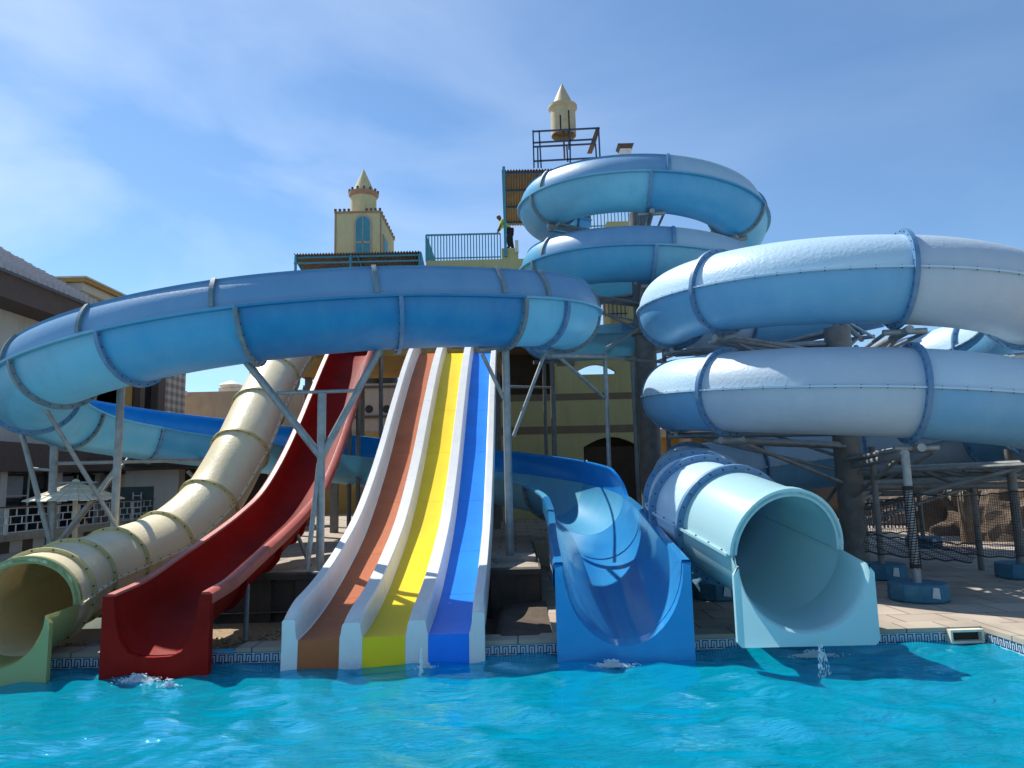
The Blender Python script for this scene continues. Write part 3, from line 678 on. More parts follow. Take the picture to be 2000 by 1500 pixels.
def multi_slide():
    zf0 = zfun([(7.62,.62),(8.2,.66),(9,.80),(10,1.07),(11,1.42),(12,1.93),(13,2.55),(14,3.25),(15,3.93),(16,4.58),(17.2,5.24),(17.8,5.45),(19,5.5)])
    zf = lambda q: zf0(q-.126)
    path = line_path(-1.4, -1.4, 7.92, 18.3, zf)
    t = thing('water_slide', (-1.4, 7.5, 0), 'white three lane racing slide with brown, yellow and blue lanes', 'water slide')
    def ridge(c, w, top):      # divider between two lanes, floors at -.40
        return [(c-w, -.34), (c-w+.012, -.29), (c-w*.80, -.16), (c-w*.74, top-.025), (c-w*.62, top), (c+w*.62, top), (c+w*.74, top-.025), (c+w*.80, -.16), (c+w-.012, -.29), (c+w, -.34)]
    left = [(-1.05,-.30),(-1.05,-.03),(-1.03,0),(-.94,0),(-.915,-.03),(-.90,-.18),(-.885,-.34),(-.86,-.335),(-.845,-.34)]
    # across: lane1 floor -.87..-.47, lane2 -.21..+.21, lane3 .47...87
    lanes = [(-.885,-.463), (-.227,.217), (.453,.885)]
    right = [(-u, v) for u, v in left[::-1]]
    right = [(.885,-.34),(.90,-.335),(.905,-.29),(.915,-.18),(.918,-.03),(.935,0),(1.03,0),(1.05,-.03),(1.05,-.30)]
    left = [(-u, v) for u, v in right[::-1]]
    body = {'left_wall': left, 'divider': None, 'right_wall': right}
    bd = [0, 1.3, 2.7, 4.3, 5.9, 7.5, 9.1, 10.8, 12.4, path.L]
    def rnd(pl, s_):
        k = max(0, 1-s_/.42); return [(u, v-(.13*k*k*(v+.30)/.30 if v > -.30 else 0)) for u, v in pl]
    def put(name, pl, mt, tt=-.03, split=True):
        for k in range(len(bd)-1):
            s0, s1 = bd[k], bd[k+1]
            if s1-s0 < .2: continue
            b = MB(.09); sweep(b, path, s0+(.003 if k else 0), s1-.003, lambda s: [thicken(rnd(pl, s), tt)], step=.12 if k else .05); b.obj(name, mt, t, 45)
    put('outer_wall', left, M['white']); put('outer_wall', right, M['white'])
    put('divider', ridge(-.345, .118, -.10), M['white']); put('divider', ridge(.335, .118, -.10), M['white'])
    for (a, c), mt in zip(lanes, (M['brown'], M['yellow'], M['blue'])):
        put('lane_floor', [(a-.0, -.342), ((a+c)/2, -.348), (c+.0, -.342)], mt)
    # front faces
    y = 7.88; z0 = zf(7.92); X0 = -1.4
    def face(name, pl, mt, lean=0):
        b = MB(.09); pts = [(X0+u, y, z0+v) for u, v in rnd(pl, 0)]; n = len(pts)
        bot = [(X0+pl[0][0]+(pl[-1][0]-pl[0][0])*i/(n-1), y-.03, -.06) for i in range(n)]
        back = [(q[0], y+.09, q[2]) for q in pts]
        vs = pts+bot+back+[(q[0], y+.09, -.06) for q in bot]; fs = []
        for i in range(n-1): fs += [(i,i+1,n+i+1,n+i),(i,2*n+i,2*n+i+1,i+1),(2*n+i,3*n+i,3*n+i+1,2*n+i+1)]
        fs += [(0,n,3*n,2*n),(n-1,3*n-1,4*n-1,2*n-1)]
        b.add(vs, fs); b.obj(name, mt, t, 50)
    face('front_face', left, M['white']); face('front_face', right, M['white'])
    face('front_face', ridge(-.345,.118,-.10), M['white']); face('front_face', ridge(.335,.118,-.10), M['white'])
    for (a, c), mt in zip(lanes, (M['brown'], M['yellow'], M['blue'])): face('lane_front', [(a+.002,-.342),(c-.002,-.342)], mt)
    for yy in (13.2, 15.5, 17.6):
        for sx in (-.8, .8):
            b = MB(.09); b.cyl((X0+sx, yy, ZT), (X0+sx, yy, zf(yy)-.46), .05); b.obj('leg', M['steeld'], t, 40)
multi_slide()

# ------------------------------------------------------------------ steel supports
def pole(mb, p, q, r): mb.cyl(p, q, r, n=14)
def frame_thing(name, loc, label, parts, cat='support post', group=None, mt='steel'):
    t = thing(name, loc, label, cat, group)
    for nm, segs in parts:
        b = MB()
        for s_ in segs: pole(b, *s_)
        b.obj(nm, M[mt], t, 50)
    return t
D1 = 10.25
A_, B_ = U(625,1090,D1), U(625,768,D1); B_.x = A_.x+.0; fk = U(625,893,D1); fk.x = A_.x
lA, rA = U(481,706,10.2), U(741,684,10.45)
A_.z = ZT
frame_thing('support_post', A_, 'forked steel post standing between the dark red slide and white racing slide', [
  ('post', [(A_, fk, .058)]), ('king_post', [(fk, B_, .062)]), ('arm', [(fk, lA, .055)]), ('arm', [(fk, rA, .055)]),
  ('cross_bar', [(U(540,768,D1), U(693,763,D1), .026)]), ('brace', [(U(600,1112,D1-.2), U(623,905,D1), .035)]), ('base_plate', [((A_.x,A_.y,ZT),(A_.x,A_.y,ZT+.03),.16)])])
p2 = U(237,752,12.0); q2 = Vector((p2.x, p2.y, ZD))
frame_thing('support_post', q2, 'tall steel post rising behind the cream tube to the overhead flume', [('post', [(q2, p2, .062)]), ('saddle', [(U(222,750,10.9), U(262,748,10.9), .035)]), ('arm', [(p2, U(240,748,10.5), .05)]),
  ('brace', [(U(78,780,11.0), U(235,1040,12.0), .035)])])
p3 = U(98,1085,13.0); p3.z = ZT; tp = U(106,872,13.3)
frame_thing('support_post', p3, 'steel post with fanning braces under the left hand bend', [('post', [(p3, tp, .07)]),
  ('brace', [(p3+Vector((0,0,.25)), U(42,845,12.9), .045)]), ('brace', [(p3+Vector((.05,0,.2)), U(232,908,13.4), .04)]), ('brace', [(p3+Vector((.06,.1,.2)), U(262,880,15.2), .03)]),
  ('cross_bar', [(U(60,915,12.95), U(104,918,13.1), .025)]), ('cross_bar', [(U(113,905,13.2), U(420,898,15.3), .035)]), ('cross_bar', [(U(112,943,13.1), U(190,942,13.4), .02)])])
p4 = U(230,905,15.5); q4 = U(232,1030,15.5); q4.z = ZT
frame_thing('support_post', q4, 'thin steel post with slanted struts carrying the returning blue flume', [('post', [(q4, p4, .04)]),
  ('brace', [(U(172,835,15.0), U(225,893,15.4), .035)]), ('cross_bar', [(U(136,862,14.6), U(232,850,15.4), .03)]), ('brace', [(U(366,920,15.7), U(430,985,16.0), .04)])])
def simple_post(pxt, pyt, pxb, D, label, r=.055, zb=ZT, extra=(), group=None, mt='steel'):
    a = U(pxt, pyt, D); bpt = Vector((a.x, D, zb))
    parts = [('post', [(bpt, a, r)]), ('base_plate', [(bpt, bpt+Vector((0,0,.025)), r*2.4)])]+list(extra)
    return frame_thing('support_post', bpt, label, parts, group=group, mt=mt)
D4 = 11.35
simple_post(987, 672, 1000, D4, 'thick steel post right beside the white racing slide', .062, extra=[
  ('saddle', [(U(934,683,11.1), U(1003,672,11.4), .05)]), ('brace', [(U(942,692,11.1), U(984,778,D4), .032)])])
D5 = 14.4
simple_post(1181, 690, 1195, D5, 'slender steel post right of the flume underside, braced to the left', .045, zb=ZD, extra=[
  ('brace', [(U(1092,697,13.2), U(1181,778,D5), .035)]), ('beam', [(U(1072,694,12.2), U(1183,696,D5), .05)]), ('brace', [(U(1064,690,11.9), U(1003,852,11.5), .03)]), ('brace', [(U(1184,698,D5), U(1300,708,16), .03)]), ('brace', [(U(1180,682,D5), U(1250,640,17.4), .03)])])
simple_post(1062, 705, 1070, 17.4, 'thin dark steel post before the stepped olive wall', .045, mt='steeld', extra=[('cross_bar', [(U(1042,708,17.3), U(1095,706,17.5), .05)])])
simple_post(1078, 705, 1090, 16.9, 'twin steel post next to the thin dark one', .06, mt='steeld', extra=[('cross_bar', [(U(988,755,11.6), U(1080,757,16.9), .025)])])
simple_post(1236, 705, 1245, 15.0, 'dark steel pipe just left of the great grey column', .055, zb=ZD, mt='steeld')
simple_post(1295, 650, 1305, 16.0, 'dull steel pipe right of the great grey column', .05, zb=ZD, mt='steeld')
for (px, py, D, lb) in ((700,770,15.5,'dark steel pipe seen below the forked arm, left one'), (744,655,17.0,'long steel pipe under the launch deck by the racing slide'), (683,800,15.8,'dark steel pipe close to the dark red slide'), (1388,640,17.5,'steel pipe seen between the two coils, left'), (1560,845,17.0,'thin steel pipe behind the lower coil')):
    simple_post(px, py, px, D, lb, .05, zb=ZT if px < 1000 else ZD, mt='steeld')
# big columns with radial arms
def column_with_arms(label, cx, cy, zb, zt, r, posf, angles, R, rr, cut=None):
    t = thing('support_column', (cx, cy, zb), label, 'support column')
    b = MB(); b.cyl((cx,cy,zb), (cx,cy,zt), r, n=28)
    for z in (zb+.02, zb+(zt-zb)*.62): b.cyl((cx,cy,z), (cx,cy,z+.07), r*1.28, n=28)
    b.obj('column', M['steeld'], t, 40)
    for a in angles:
        p = Vector(posf(a)); zz = p.z-R-.10
        d = (Vector((p.x,p.y,0))-Vector((cx,cy,0))).normalized(); side = Vector((-d.y, d.x, 0))
        e = Vector((p.x, p.y, zz))+d*.25
        b = MB(); b.cyl((cx+d.x*r, cy+d.y*r, zz-.06), e, .06, n=12); b.cyl(e-side*.3-d*.2, e+side*.3-d*.2, .045, n=10)
        b.obj('arm', M['steel'], t, 40)
        b = MB(); b.cyl((cx+d.x*r, cy+d.y*r, zz-.75), e-d*.45-Vector((0,0,.02)), .035, n=10); b.obj('strut', M['steel'], t, 40)
        b = MB(); b.cyl((cx+d.x*r*.9+side.x*r*.5, cy+d.y*r*.9+side.y*r*.5, zz-.1), e+side*.28-d*.2-Vector((0,0,.02)), .03, n=8)
        b.cyl((cx+d.x*r*.9-side.x*r*.5, cy+d.y*r*.9-side.y*r*.5, zz-.1), e-side*.28-d*.2-Vector((0,0,.02)), .03, n=8); b.obj('stay', M['steel'], t, 40)
    return t
flp = lambda a: (3.46+2.5*math.sin(R_(a)), 18-2.5*math.cos(R_(a)), 8.5-1.67*a/360)
column_with_arms('great grey steel column carrying the open spiral flume', 3.45, 18.0, ZD, 8.75, .27, flp, [-125+60*k for k in range(12)], .65, 2.45)
column_with_arms('steel column in the middle of the closed tube coil', 6.2, 13.3, ZD, 4.6, .235, tb_pos, [-8+360/7*k for k in range(-4, 11)], .70, 3.1)

FOOT = None
def footing(loc, label, r=.37, h=.22, group='painted concrete footings'):
    global FOOT
    if FOOT is None:
        t = thing('concrete_footing', loc, label, 'footing', group)
        b = MB(); b.lathe(Vector(loc), [(0,0),(r,0),(r*1.02,.02),(r*1.0,h-.02),(r*.97,h),(0,h)], n=10); b.obj('block', M['footing'], t, 20)
        b = MB(); c = Vector(loc); b.prism([(c.x-.02, c.y-r*.98, c.z+.07),(c.x+.09, c.y-r*.955, c.z+.05),(c.x+.08, c.y-r*.955, c.z+.19),(c.x+.0, c.y-r*.98, c.z+.2)], (0,-.012,0)); b.obj('worn_patch', M['wornp'], t)
        FOOT = t; return t
    r_ = FOOT.copy(); C.collection.objects.link(r_); r_.location = Vector(loc)*S; r_['label'] = label; r_['_w'] = tuple(loc)
    for ch in FOOT.children:
        c = ch.copy(); C.collection.objects.link(c); c.parent = r_
    return r_
def outpost(px, D, ztop, label, flabel, r=.055, mt='steel', foot=True, lean=0, arm=None):
    x = U(px, 1100, D).x; t = thing('support_post', (x, D, ZD), label, 'support post')
    b = MB(); b.cyl((x, D, ZD), (x+lean, D, ztop), r, n=16); b.obj('post', M[mt], t, 40)
    if arm: b = MB(); b.cyl((x+lean, D, ztop), arm, r*1.1, n=14); b.obj('arm', M[mt], t, 40)
    if foot: footing((x, D, ZD), flabel)
    return x
x1 = outpost(1788, 9.95, 2.12, 'pale steel post wrapped with net, standing on a chipped blue footing', 'chipped blue footing under the net wrapped post', .055, arm=(6.1, 12.9, 2.0))
outpost(1722, 12.0, 2.3, 'steel post half hidden behind the aqua outlet', 'dark blue footing close behind the aqua outlet', .05, 'steeld')
outpost(1995, 11.7, 2.2, 'steel post at the right hand frame edge', 'sunlit blue footing at the right frame edge', .07, 'steeld')
outpost(1808, 16.6, 2.4, 'far steel post behind the hanging net', 'far blue footing under the net', .05, 'steeld')
outpost(1398, 10.5, .95, 'short prop under the aqua tube, nearer one', 'blue footing left of the aqua outlet, nearer one', .03, 'whitep')
outpost(1352, 11.7, 1.0, 'short prop under the aqua tube, farther one', 'blue footing left of the aqua outlet, farther one', .03, 'whitep')
outpost(1325, 13.2, 1.3, 'small prop below the rear of the aqua tube', 'small shaded footing beside the great grey column', .03, 'steeld')
b = MB(); b.box((-1.4-.6+1.0,0,0),(0,0,0)) if False else None
t = thing('concrete_plinth', (-.02, D4, ZT), 'low grey concrete plinth under the thick post', 'plinth'); b = MB(); b.box((-.32,D4-.3,ZT),(.30,D4+.3,ZT+.07)); b.obj('block', M['concrete'], t)
# steel beams at the right
t = thing('pipe_scaffold', (8.5, 14.5, ZD), 'low steel frame of long horizontal pipes under the coil', 'scaffold')
for (a, c, r) in ((U(1672,928,13.6), U(2120,928,13.6), .07), (U(1685,952,12.6), U(2120,946,12.6), .06), (U(1690,965,15), U(1830,962,15), .055)):
    b = MB(); b.cyl(a, c, r, n=14); b.obj('beam', M['steeld'], t, 40)
for (a, c) in ((U(1755,900,13), U(1900,960,13)), (U(1690,890,13.4), U(1880,930,13)), (U(1820,885,13.6), U(1700,955,13.4)), (U(1870,905,12.8), U(2000,935,12.8)), (U(1600,1000,14), U(1668,905,13.5)), (U(1880,880,14.2), U(1882,925,13.6))):
    b = MB(); b.cyl(a, c, .03, n=10); b.obj('brace', M['steeld'], t, 40)
for px in (1900, 2050):
    a = U(px, 950, 12.6); b = MB(); b.cyl((a.x, 12.6, ZD), a, .05, n=12); b.obj('leg', M['steeld'], t, 40)
# net
def net(P00, P10, P11, P01, nu, nv, sag, name, label, r=.0035):
    P00, P10, P11, P01 = map(Vector, (P00, P10, P11, P01)); b = MB()
    def g(u, v):
        p = P00.lerp(P10, u).lerp(P01.lerp(P11, u), v); p = p-Vector((0,0,1))*sag*4*u*(1-u)*(.4+.6*v)
        p += Vector((0, .05*math.sin(u*9+v*4), .012*math.sin(u*31+v*17))); return p
    for i in range(nu+1):
        for j in range(nv): b.cyl(g(i/nu,j/nv), g(i/nu,(j+1)/nv), r, n=3)
    for j in range(nv+1):
        rr = r*3.5 if j in (0, nv) else r
        for i in range(nu): b.cyl(g(i/nu,j/nv), g((i+1)/nu,j/nv), rr, n=3)
    tag(b.obj(name, M['net']), label, 'net')
net(U(1690,1078,10.2), U(1900,1098,10.0), U(1905,1062,10.4), U(1690,1042,10.6), 46, 12, .03, 'safety_net', 'black net sagging near the paving beside the column')
net(U(1788,965,10.6), U(2010,958,11.5), U(2010,1085,11.5), U(1788,1055,10.6), 50, 24, .10, 'safety_net', 'black net hanging from the pipes at the far right')
net(U(1690,985,12.8), U(1790,965,12.4), U(1790,1035,12.4), U(1690,1040,12.8), 26, 16, .03, 'safety_net', 'black net stretched between the coil column and pale post')
b = MB(); pth = []
for i in range(220):
    z = .56+1.10*i/220; a = i*.9; pth.append(Vector((x1+.066*math.cos(a), 9.95+.066*math.sin(a), z)))
b.poly(pth, .006, n=4)
for k in range(7):
    b.poly([Vector((x1+.066*math.cos(k*.9+i*.12), 9.95+.066*math.sin(k*.9+i*.12), .56+1.10*i/30)) for i in range(31)], .005, n=4)
b.cyl((x1,9.95,1.62),(x1,9.95,1.68),.078,n=12); b.cyl((x1,9.95,.58),(x1,9.95,.63),.075,n=12)
tag(b.obj('net_wrap', M['net']), 'black netting wound round the pale steel post', 'net')

# ------------------------------------------------------------------ central building
def facade():
    F = 22.4
    def XW(px): return U(px, 800, F).x
    def Z(py, px=1100): return U(px, py, F).z
    x0, x1, x2 = XW(700), XW(965), XW(1262)
    t = thing('stair_building', (x1, F, ZT), 'olive rendered stair building with brown bands and an arched grille door', 'building')
    dx0, dx1, dz1 = XW(1137), XW(1245), Z(872, 1190)
    ax0, ax1 = XW(1128), XW(1205); az0 = Z(731, 1165); az1 = Z(718, 1130); zt = Z(690, 1100)
    b = MB(); th_ = .25
    # wall with door and window opening, in blocks butted together
    b.box((XW(1090),F,0),(dx0,F+th_,az0)); b.box((dx1,F,0),(x2,F+th_,az0)); b.box((dx0,F,dz1+.34),(dx1,F+th_,az0))
    n = 12; ar = [(dx0+(dx1-dx0)*i/n, dz1+.30*math.sin(math.pi*i/n)) for i in range(n+1)]
    b.prism([(p[0],F,p[1]) for p in ar]+[(dx1,F,dz1+.34),(dx0,F,dz1+.34)], (0,th_,0))
    b.box((XW(1090),F,az0),(ax0,F+th_,zt)); b.box((ax1,F,az0),(x2,F+th_,zt)); 
    ar = [(ax0+(ax1-ax0)*i/n, az1-.12+.22*math.sin(math.pi*i/n)) for i in range(n+1)]
    b.prism([(p[0],F,p[1]) for p in ar]+[(ax1,F,zt),(ax0,F,zt)], (0,th_,0))
    b.box((x1-3,F+.0,0),(XW(1090),F+th_,Z(775,1000)))
    b.obj('wall', M['olive'], t)
    b = MB()
    for (ya, yb) in ((769,782),(832,847),(905,917),(960,970)):
        z1, z0 = Z(ya,1100), Z(yb,1100)
        if z0 > dz1+.34: b.box((x1-2.9,F-.01,z0),(x2+.01,F,z1))
        else:
            b.box((x1-2.9,F-.01,z0),(dx0-.02,F,z1)); b.box((dx1+.02,F-.01,z0),(x2+.01,F,z1))
    b.box((XW(1090)+.0,F-.012,zt-.42),(ax0-.03,F-.0,zt-.02)); b.obj('brown_band', M['oliveb'], t)
    b = MB()                               # grille
    nn = 26
    for k in range(-nn, nn):
        for sgn in (1, -1):
            a = (dx0+(dx1-dx0)*k/nn, 0.6); c0 = max(dx0, a[0]); 
            L_ = (dz1-.6)
            # clip the diagonal to the door rectangle
            xs = [a[0], a[0]+L_*.9]
            pts = []
            for q in range(2):
                X = min(max(xs[q], dx0), dx1); pts.append((X, .6+(X-a[0])/.9))
            if pts[1][0]-pts[0][0] < .05: continue
            (xa, za), (xb, zb_) = pts
            if sgn < 0: xa, xb = dx0+dx1-xa, dx0+dx1-xb
            b.bar((xa,F+.05,za),(xb,F+.05,zb_),.012,.012)
    b.obj('grille', M['stripe'], t)
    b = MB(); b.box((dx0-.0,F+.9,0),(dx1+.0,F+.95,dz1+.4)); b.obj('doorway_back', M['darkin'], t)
    # dark open storey on the left and slab above
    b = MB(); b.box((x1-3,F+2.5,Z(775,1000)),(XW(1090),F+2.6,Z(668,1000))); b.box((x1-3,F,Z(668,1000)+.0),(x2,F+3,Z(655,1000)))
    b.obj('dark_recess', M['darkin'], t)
    b = MB(); b.box((XW(1090)-.02,F+.25,0),(XW(1090)+.15,F+2.5,zt)); b.box((x2-.2,F+.25,0),(x2,F+2.5,zt)); b.obj('side_wall', M['olive'], t)
    # top deck (launch level)
    zp = U(900,508,22.6).z
    b = MB(); b.box((U(832,508,22.6).x,22.6,zp-.42),(U(1290,508,22.6).x,27.5,zp)); b.obj('launch_deck', M['olive'], t)
    b = MB()
    for px in (1010, 1130, 1235):
        b = MB(); x = U(px,600,22.9).x; b.box((x-.14,22.75,Z(655,1000)),(x+.14,23.05,zp-.42)); b.obj('pier', M['olive'], t)
    b = MB(); b.box((U(1190,560,24.5).x,24.5,Z(655,1000)),(U(1255,560,24.5).x,26.5,zp+1.9)); b.obj('pier', M['olive'], t)
    b = MB(); x = U(1196,440,24.4).x; b.box((x,24.44,zp+.2),(x+.55,24.5,zp+1.6)); b.obj('window', M['teal'], t)
    return F, zp, Z
F, ZP, Zf = facade()
def railing(name, p, q, h, n, label, mt='teal', zoff=0, r=.022, wide=False, group=None):
    p = Vector(p); q = Vector(q); t = thing(name, p, label, 'railing', group)
    b = MB(); b.bar(p+Vector((0,0,h)), q+Vector((0,0,h)), .05, .05); b.bar(p+Vector((0,0,.12*h)), q+Vector((0,0,.12*h)), .035, .035); b.obj('rail', M[mt], t)
    for i in range(n+1):
        a = p.lerp(q, i/n); b = MB(); b.bar(a, a+Vector((0,0,h)), r*1.5, r*1.5); b.obj('baluster', M[mt], t)
    return t
pL = U(832,505,22.7); pR = U(978,505,22.7)
railing('railing', (pL.x,22.7,ZP), (pR.x,22.7,ZP), U(900,458,22.7).z-ZP, 25, 'long teal railing on the launch deck left of the spiral')
railing('railing', (pL.x,22.75,ZP), (pL.x,25.5,ZP), U(900,458,22.7).z-ZP, 12, 'teal railing running back at the left end of the deck')
railing('railing', (U(1100,440,25.5).x,25.5,U(1150,446,25.5).z), (U(1235,440,25.5).x,25.5,U(1150,446,25.5).z), U(1150,412,25.5).z-U(1150,446,25.5).z, 20, 'teal railing seen between the two spiral turns')
railing('railing', (U(1150,618,23.4).x,23.4,U(1190,618,23.4).z), (U(1245,612,23.4).x,23.4,U(1190,618,23.4).z), U(1190,576,23.4).z-U(1190,618,23.4).z, 12, 'dark blue railing below the second spiral turn', 'navy')
# ledge the person stands on
lg0, lg1 = U(980,500,22.5), U(1012,482,22.5)
b = MB(); b.box((lg0.x,22.62,ZP-.43),(lg1.x,24.2,lg1.z)); tag(b.obj('concrete_block', M['olive']), 'chipped olive block carrying the worker on the deck', 'concrete block')
b = MB(); c = U(1009,478,22.4); b.box((c.x-.05,22.35,c.z-.25),(c.x+.06,22.5,c.z+.14)); tag(b.obj('wooden_post_stub', M['thatch']), 'pale wooden stub at the edge of the chipped block', 'post stub')

# canopy on blue post (right)
def corrugated(b, p0, u, v, n, amp, mi=0):
    p0, u, v = Vector(p0), Vector(u), Vector(v); nrm = u.cross(v).normalized(); vs = []; fs = []
    for i in range(n*4+1):
        a = p0+u*(i/(n*4))+nrm*amp*math.sin(i*math.pi/2+.4); vs += [a, a+v, a+nrm*.012, a+v+nrm*.012]
    for i in range(n*7):
        a = i*4; fs += [(a,a+4,a+5,a+1),(a+2,a+3,a+7,a+6),(a,a+2,a+6,a+4),(a+1,a+5,a+7,a+3)]
    fs += [(0,1,3,2),(n*16,n*16+2,n*16+3,n*16+1)]
    b.add(vs, fs, mi)
c0, c1 = U(980,333,22.9), U(1100,326,22.9)
t = thing('deck_canopy', (c0.x, 22.9, ZP), 'rusty corrugated canopy on a blue post left of the spiral', 'canopy')
b = MB(); corrugated(b, (c0.x,22.9,c0.z), (3.3,0,.0), (0,3.4,-.95+.25), 34, .035); b.obj('roof', M['rust'], t, 60)
b = MB(); b.bar((c0.x+.07,22.56,lg1.z-.3),(c0.x+.07,22.56,c0.z-.03),.09,.09); b.obj('post', M['teal'], t)
b = MB(); b.bar((c0.x+1.7,26.2,ZP),(c0.x+1.7,26.2,c0.z-.75),.09,.09); b.obj('post', M['teal'], t)
b = MB()
for k in range(4): b.bar((c0.x,23.0+k*1.0,c0.z-.06-k*.21),(c0.x+3.3,23.0+k*1.0,c0.z-.06-k*.21),.05,.06)
for x in (c0.x+.05, c0.x+1.6, c0.x+3.2): b.bar((x,22.92,c0.z-.09),(x,26.3,c0.z-.80),.05,.07)
b.obj('roof_frame', M['navy'], t)
# sign frame with slanting panel
fD = 25.5
t = thing('steel_scaffold', U(1040,325,fD), 'dark blue open frame standing above the canopy', 'scaffold')
g = lambda x, y, D=fD: U(x, y, D)
for nm, segs in (('post', [((1041,255),(1043,328))]), ('post', [((1169,250),(1172,312))]), ('post', [((1113,252),(1114,328))]), ('post', [((1053,256),(1057,328))]),
                 ('rail', [((1040,257),(1171,250))]), ('rail', [((1041,279),(1160,272))]), ('rail', [((1041,287),(1160,281))]), ('rail', [((1042,315),(1171,308))]), ('post', [((1107,285),(1109,316))]), ('post', [((1050,287),(1051,328))]), ('post', [((1163,281),(1165,310))])):
    b = MB()
    for a, c in segs: b.bar(g(*a), g(*c), .055, .055)
    b.obj(nm, M['navy'], t)
b = MB(); b.prism([g(1164,250), g(1172,250), g(1163,282), g(1153,282)], (0,1.2,.2)); b.obj('panel', M['stripe'], t)
# turrets
def turret(c, r, h, hc, label, teeth, open_bottom=False, band='terra', mtw='turret'):
    c = Vector(c); t = thing('turret', c, label, 'turret')
    b = MB(); b.lathe(c, [(r,0),(r,h),(r-.02,h),(r-.02,0),(r,0)], 32); b.obj('drum', M[mtw], t, 40)
    if open_bottom:
        b = MB(); b.lathe(c, [(r-.022,.25),(.03,.28),(.03,.26),(r-.022,.23)], 32); b.cyl(c+Vector((0,0,-.9)), c+Vector((0,0,.3)), .04); b.cyl(c+Vector((r*.4,.1,-.5)), c+Vector((r*.4,.1,.3)), .03)
        b.obj('drum_floor', M['rust'], t, 40)
        b = MB()
        for (dx, l) in ((-.30, .55), (.38, .72)):
            th2 = math.asin(max(-1, min(1, dx))); x, y = c.x+r*math.sin(th2)*1.0, c.y-r*math.cos(th2)*1.0
            b.bar((x,y-.006,c.z), (x,y-.006,c.z+h*l), .05, .02)
        b.obj('slot', M['hair'], t)
    b = MB(); b.lathe(c+Vector((0,0,h)), [(r,-.10),(r*1.16,-.02),(r*1.16,.06),(r*.95,.06),(r*.95,-.10)], 32); b.obj('collar', M[band], t, 30)
    b = MB()
    for k in range(teeth):
        a = 2*math.pi*k/teeth; x, y = c.x+r*1.12*math.cos(a), c.y+r*1.12*math.sin(a); b.cyl((x,y,c.z+h+.06),(x,y,c.z+h+.15),.04,n=4)
    if teeth: b.obj('battlements', M['stripe'], t)
    b = MB(); b.lathe(c+Vector((0,0,h+.05)), [(r*.93,0),(.015,hc),(0,hc)], 24); b.obj('spire', M[mtw], t, 25)
    return t
q = U(1101,266,26.0); r_t = 25.0/FPX*26*1.03
turret((q.x,26.0,q.z), r_t, U(1100,212,26).z-q.z, U(1098,166,26).z-U(1100,212,26).z-.0, 'pale turret with conical cap perched above the blue frame', 0, True, 'turret')
# square tower + turret
sx0, sx1, sD = U(655,412,22).x, U(742,412,22).x, 22.0; sz1 = U(700,416,22).z; sz0 = U(700,505,22).z-1.2
t = thing('square_tower', ((sx0+sx1)/2, 23, sz0), 'square yellow tower with an arched blue window', 'tower')
b = MB(); b.box((sx0,sD,sz0),(sx1,sD+2.7,sz1)); b.obj('wall', M['ytower'], t)
b = MB(); b.box((sx0-.03,sD-.03,sz1),(sx1+.03,sD+2.73,sz1+.06)); b.box((sx0-.02,sD-.015,sz0),(sx0+.04,sD,sz1)); b.box((sx1,sD+.02,sz0),(sx1+.012,sD+.22,sz1)); b.obj('cornice', M['terra'], t)
b = MB()
for k in range(11):
    x = sx0+(sx1-sx0)*k/10
    if 3 < k < 7: continue
    b.box((x-.035,sD-.02,sz1+.06),(x+.035,sD+.05,sz1+.15))
for k in range(1, 9):
    y = sD+2.7*k/8; b.box((sx1-.05,y-.05,sz1+.06),(sx1+.03,y+.05,sz1+.15))
b.obj('battlements', M['stripe'], t)
wx = U(709,460,22).x; ww = 14/FPX*22; wz = U(709,436,22).z
def arch_pts(w, z, y, ztop): return [(wx-w,y,sz0+.3),(wx+w,y,sz0+.3)]+[(wx+w*math.cos(math.pi*i/12), y, z+w*math.sin(math.pi*i/12)) for i in range(13)]
b = MB(); b.prism(arch_pts(ww+.07, wz, sD-.004, 0), (0,-.02,0)); f_ = b.obj('window', M['stone'], t)
b = MB(); b.prism(arch_pts(ww, wz, sD-.0245, 0), (0,-.008,0)); b.obj('pane', M['teal'], f_)
b = MB(); b.box((wx-.012,sD-.045,sz0+.3),(wx+.012,sD-.034,wz+ww)); b.box((wx-ww,sD-.045,U(709,476,22).z),(wx+ww,sD-.034,U(709,472,22).z)); b.obj('glazing_bar', M['stone'], f_)
b = MB(); b.box((sx1+.004,sD+.5,sz0+.2),(sx1+.03,sD+1.3,sz1-.55)); f_ = b.obj('window', M['stone'], t)
b = MB(); b.box((sx1+.032,sD+.6,sz0+.2),(sx1+.04,sD+1.2,sz1-.65)); b.obj('pane', M['teal'], f_)
tc_ = U(707,416,22.6); _zb = sz1+.06; turret((tc_.x,22.85,_zb), 25/FPX*23.6, U(707,378,22.85).z-_zb-.08, U(707,330,22.85).z-U(707,378,22.85).z, 'yellow round turret with battlements on the square tower', 14, False, 'terra', 'ytower')
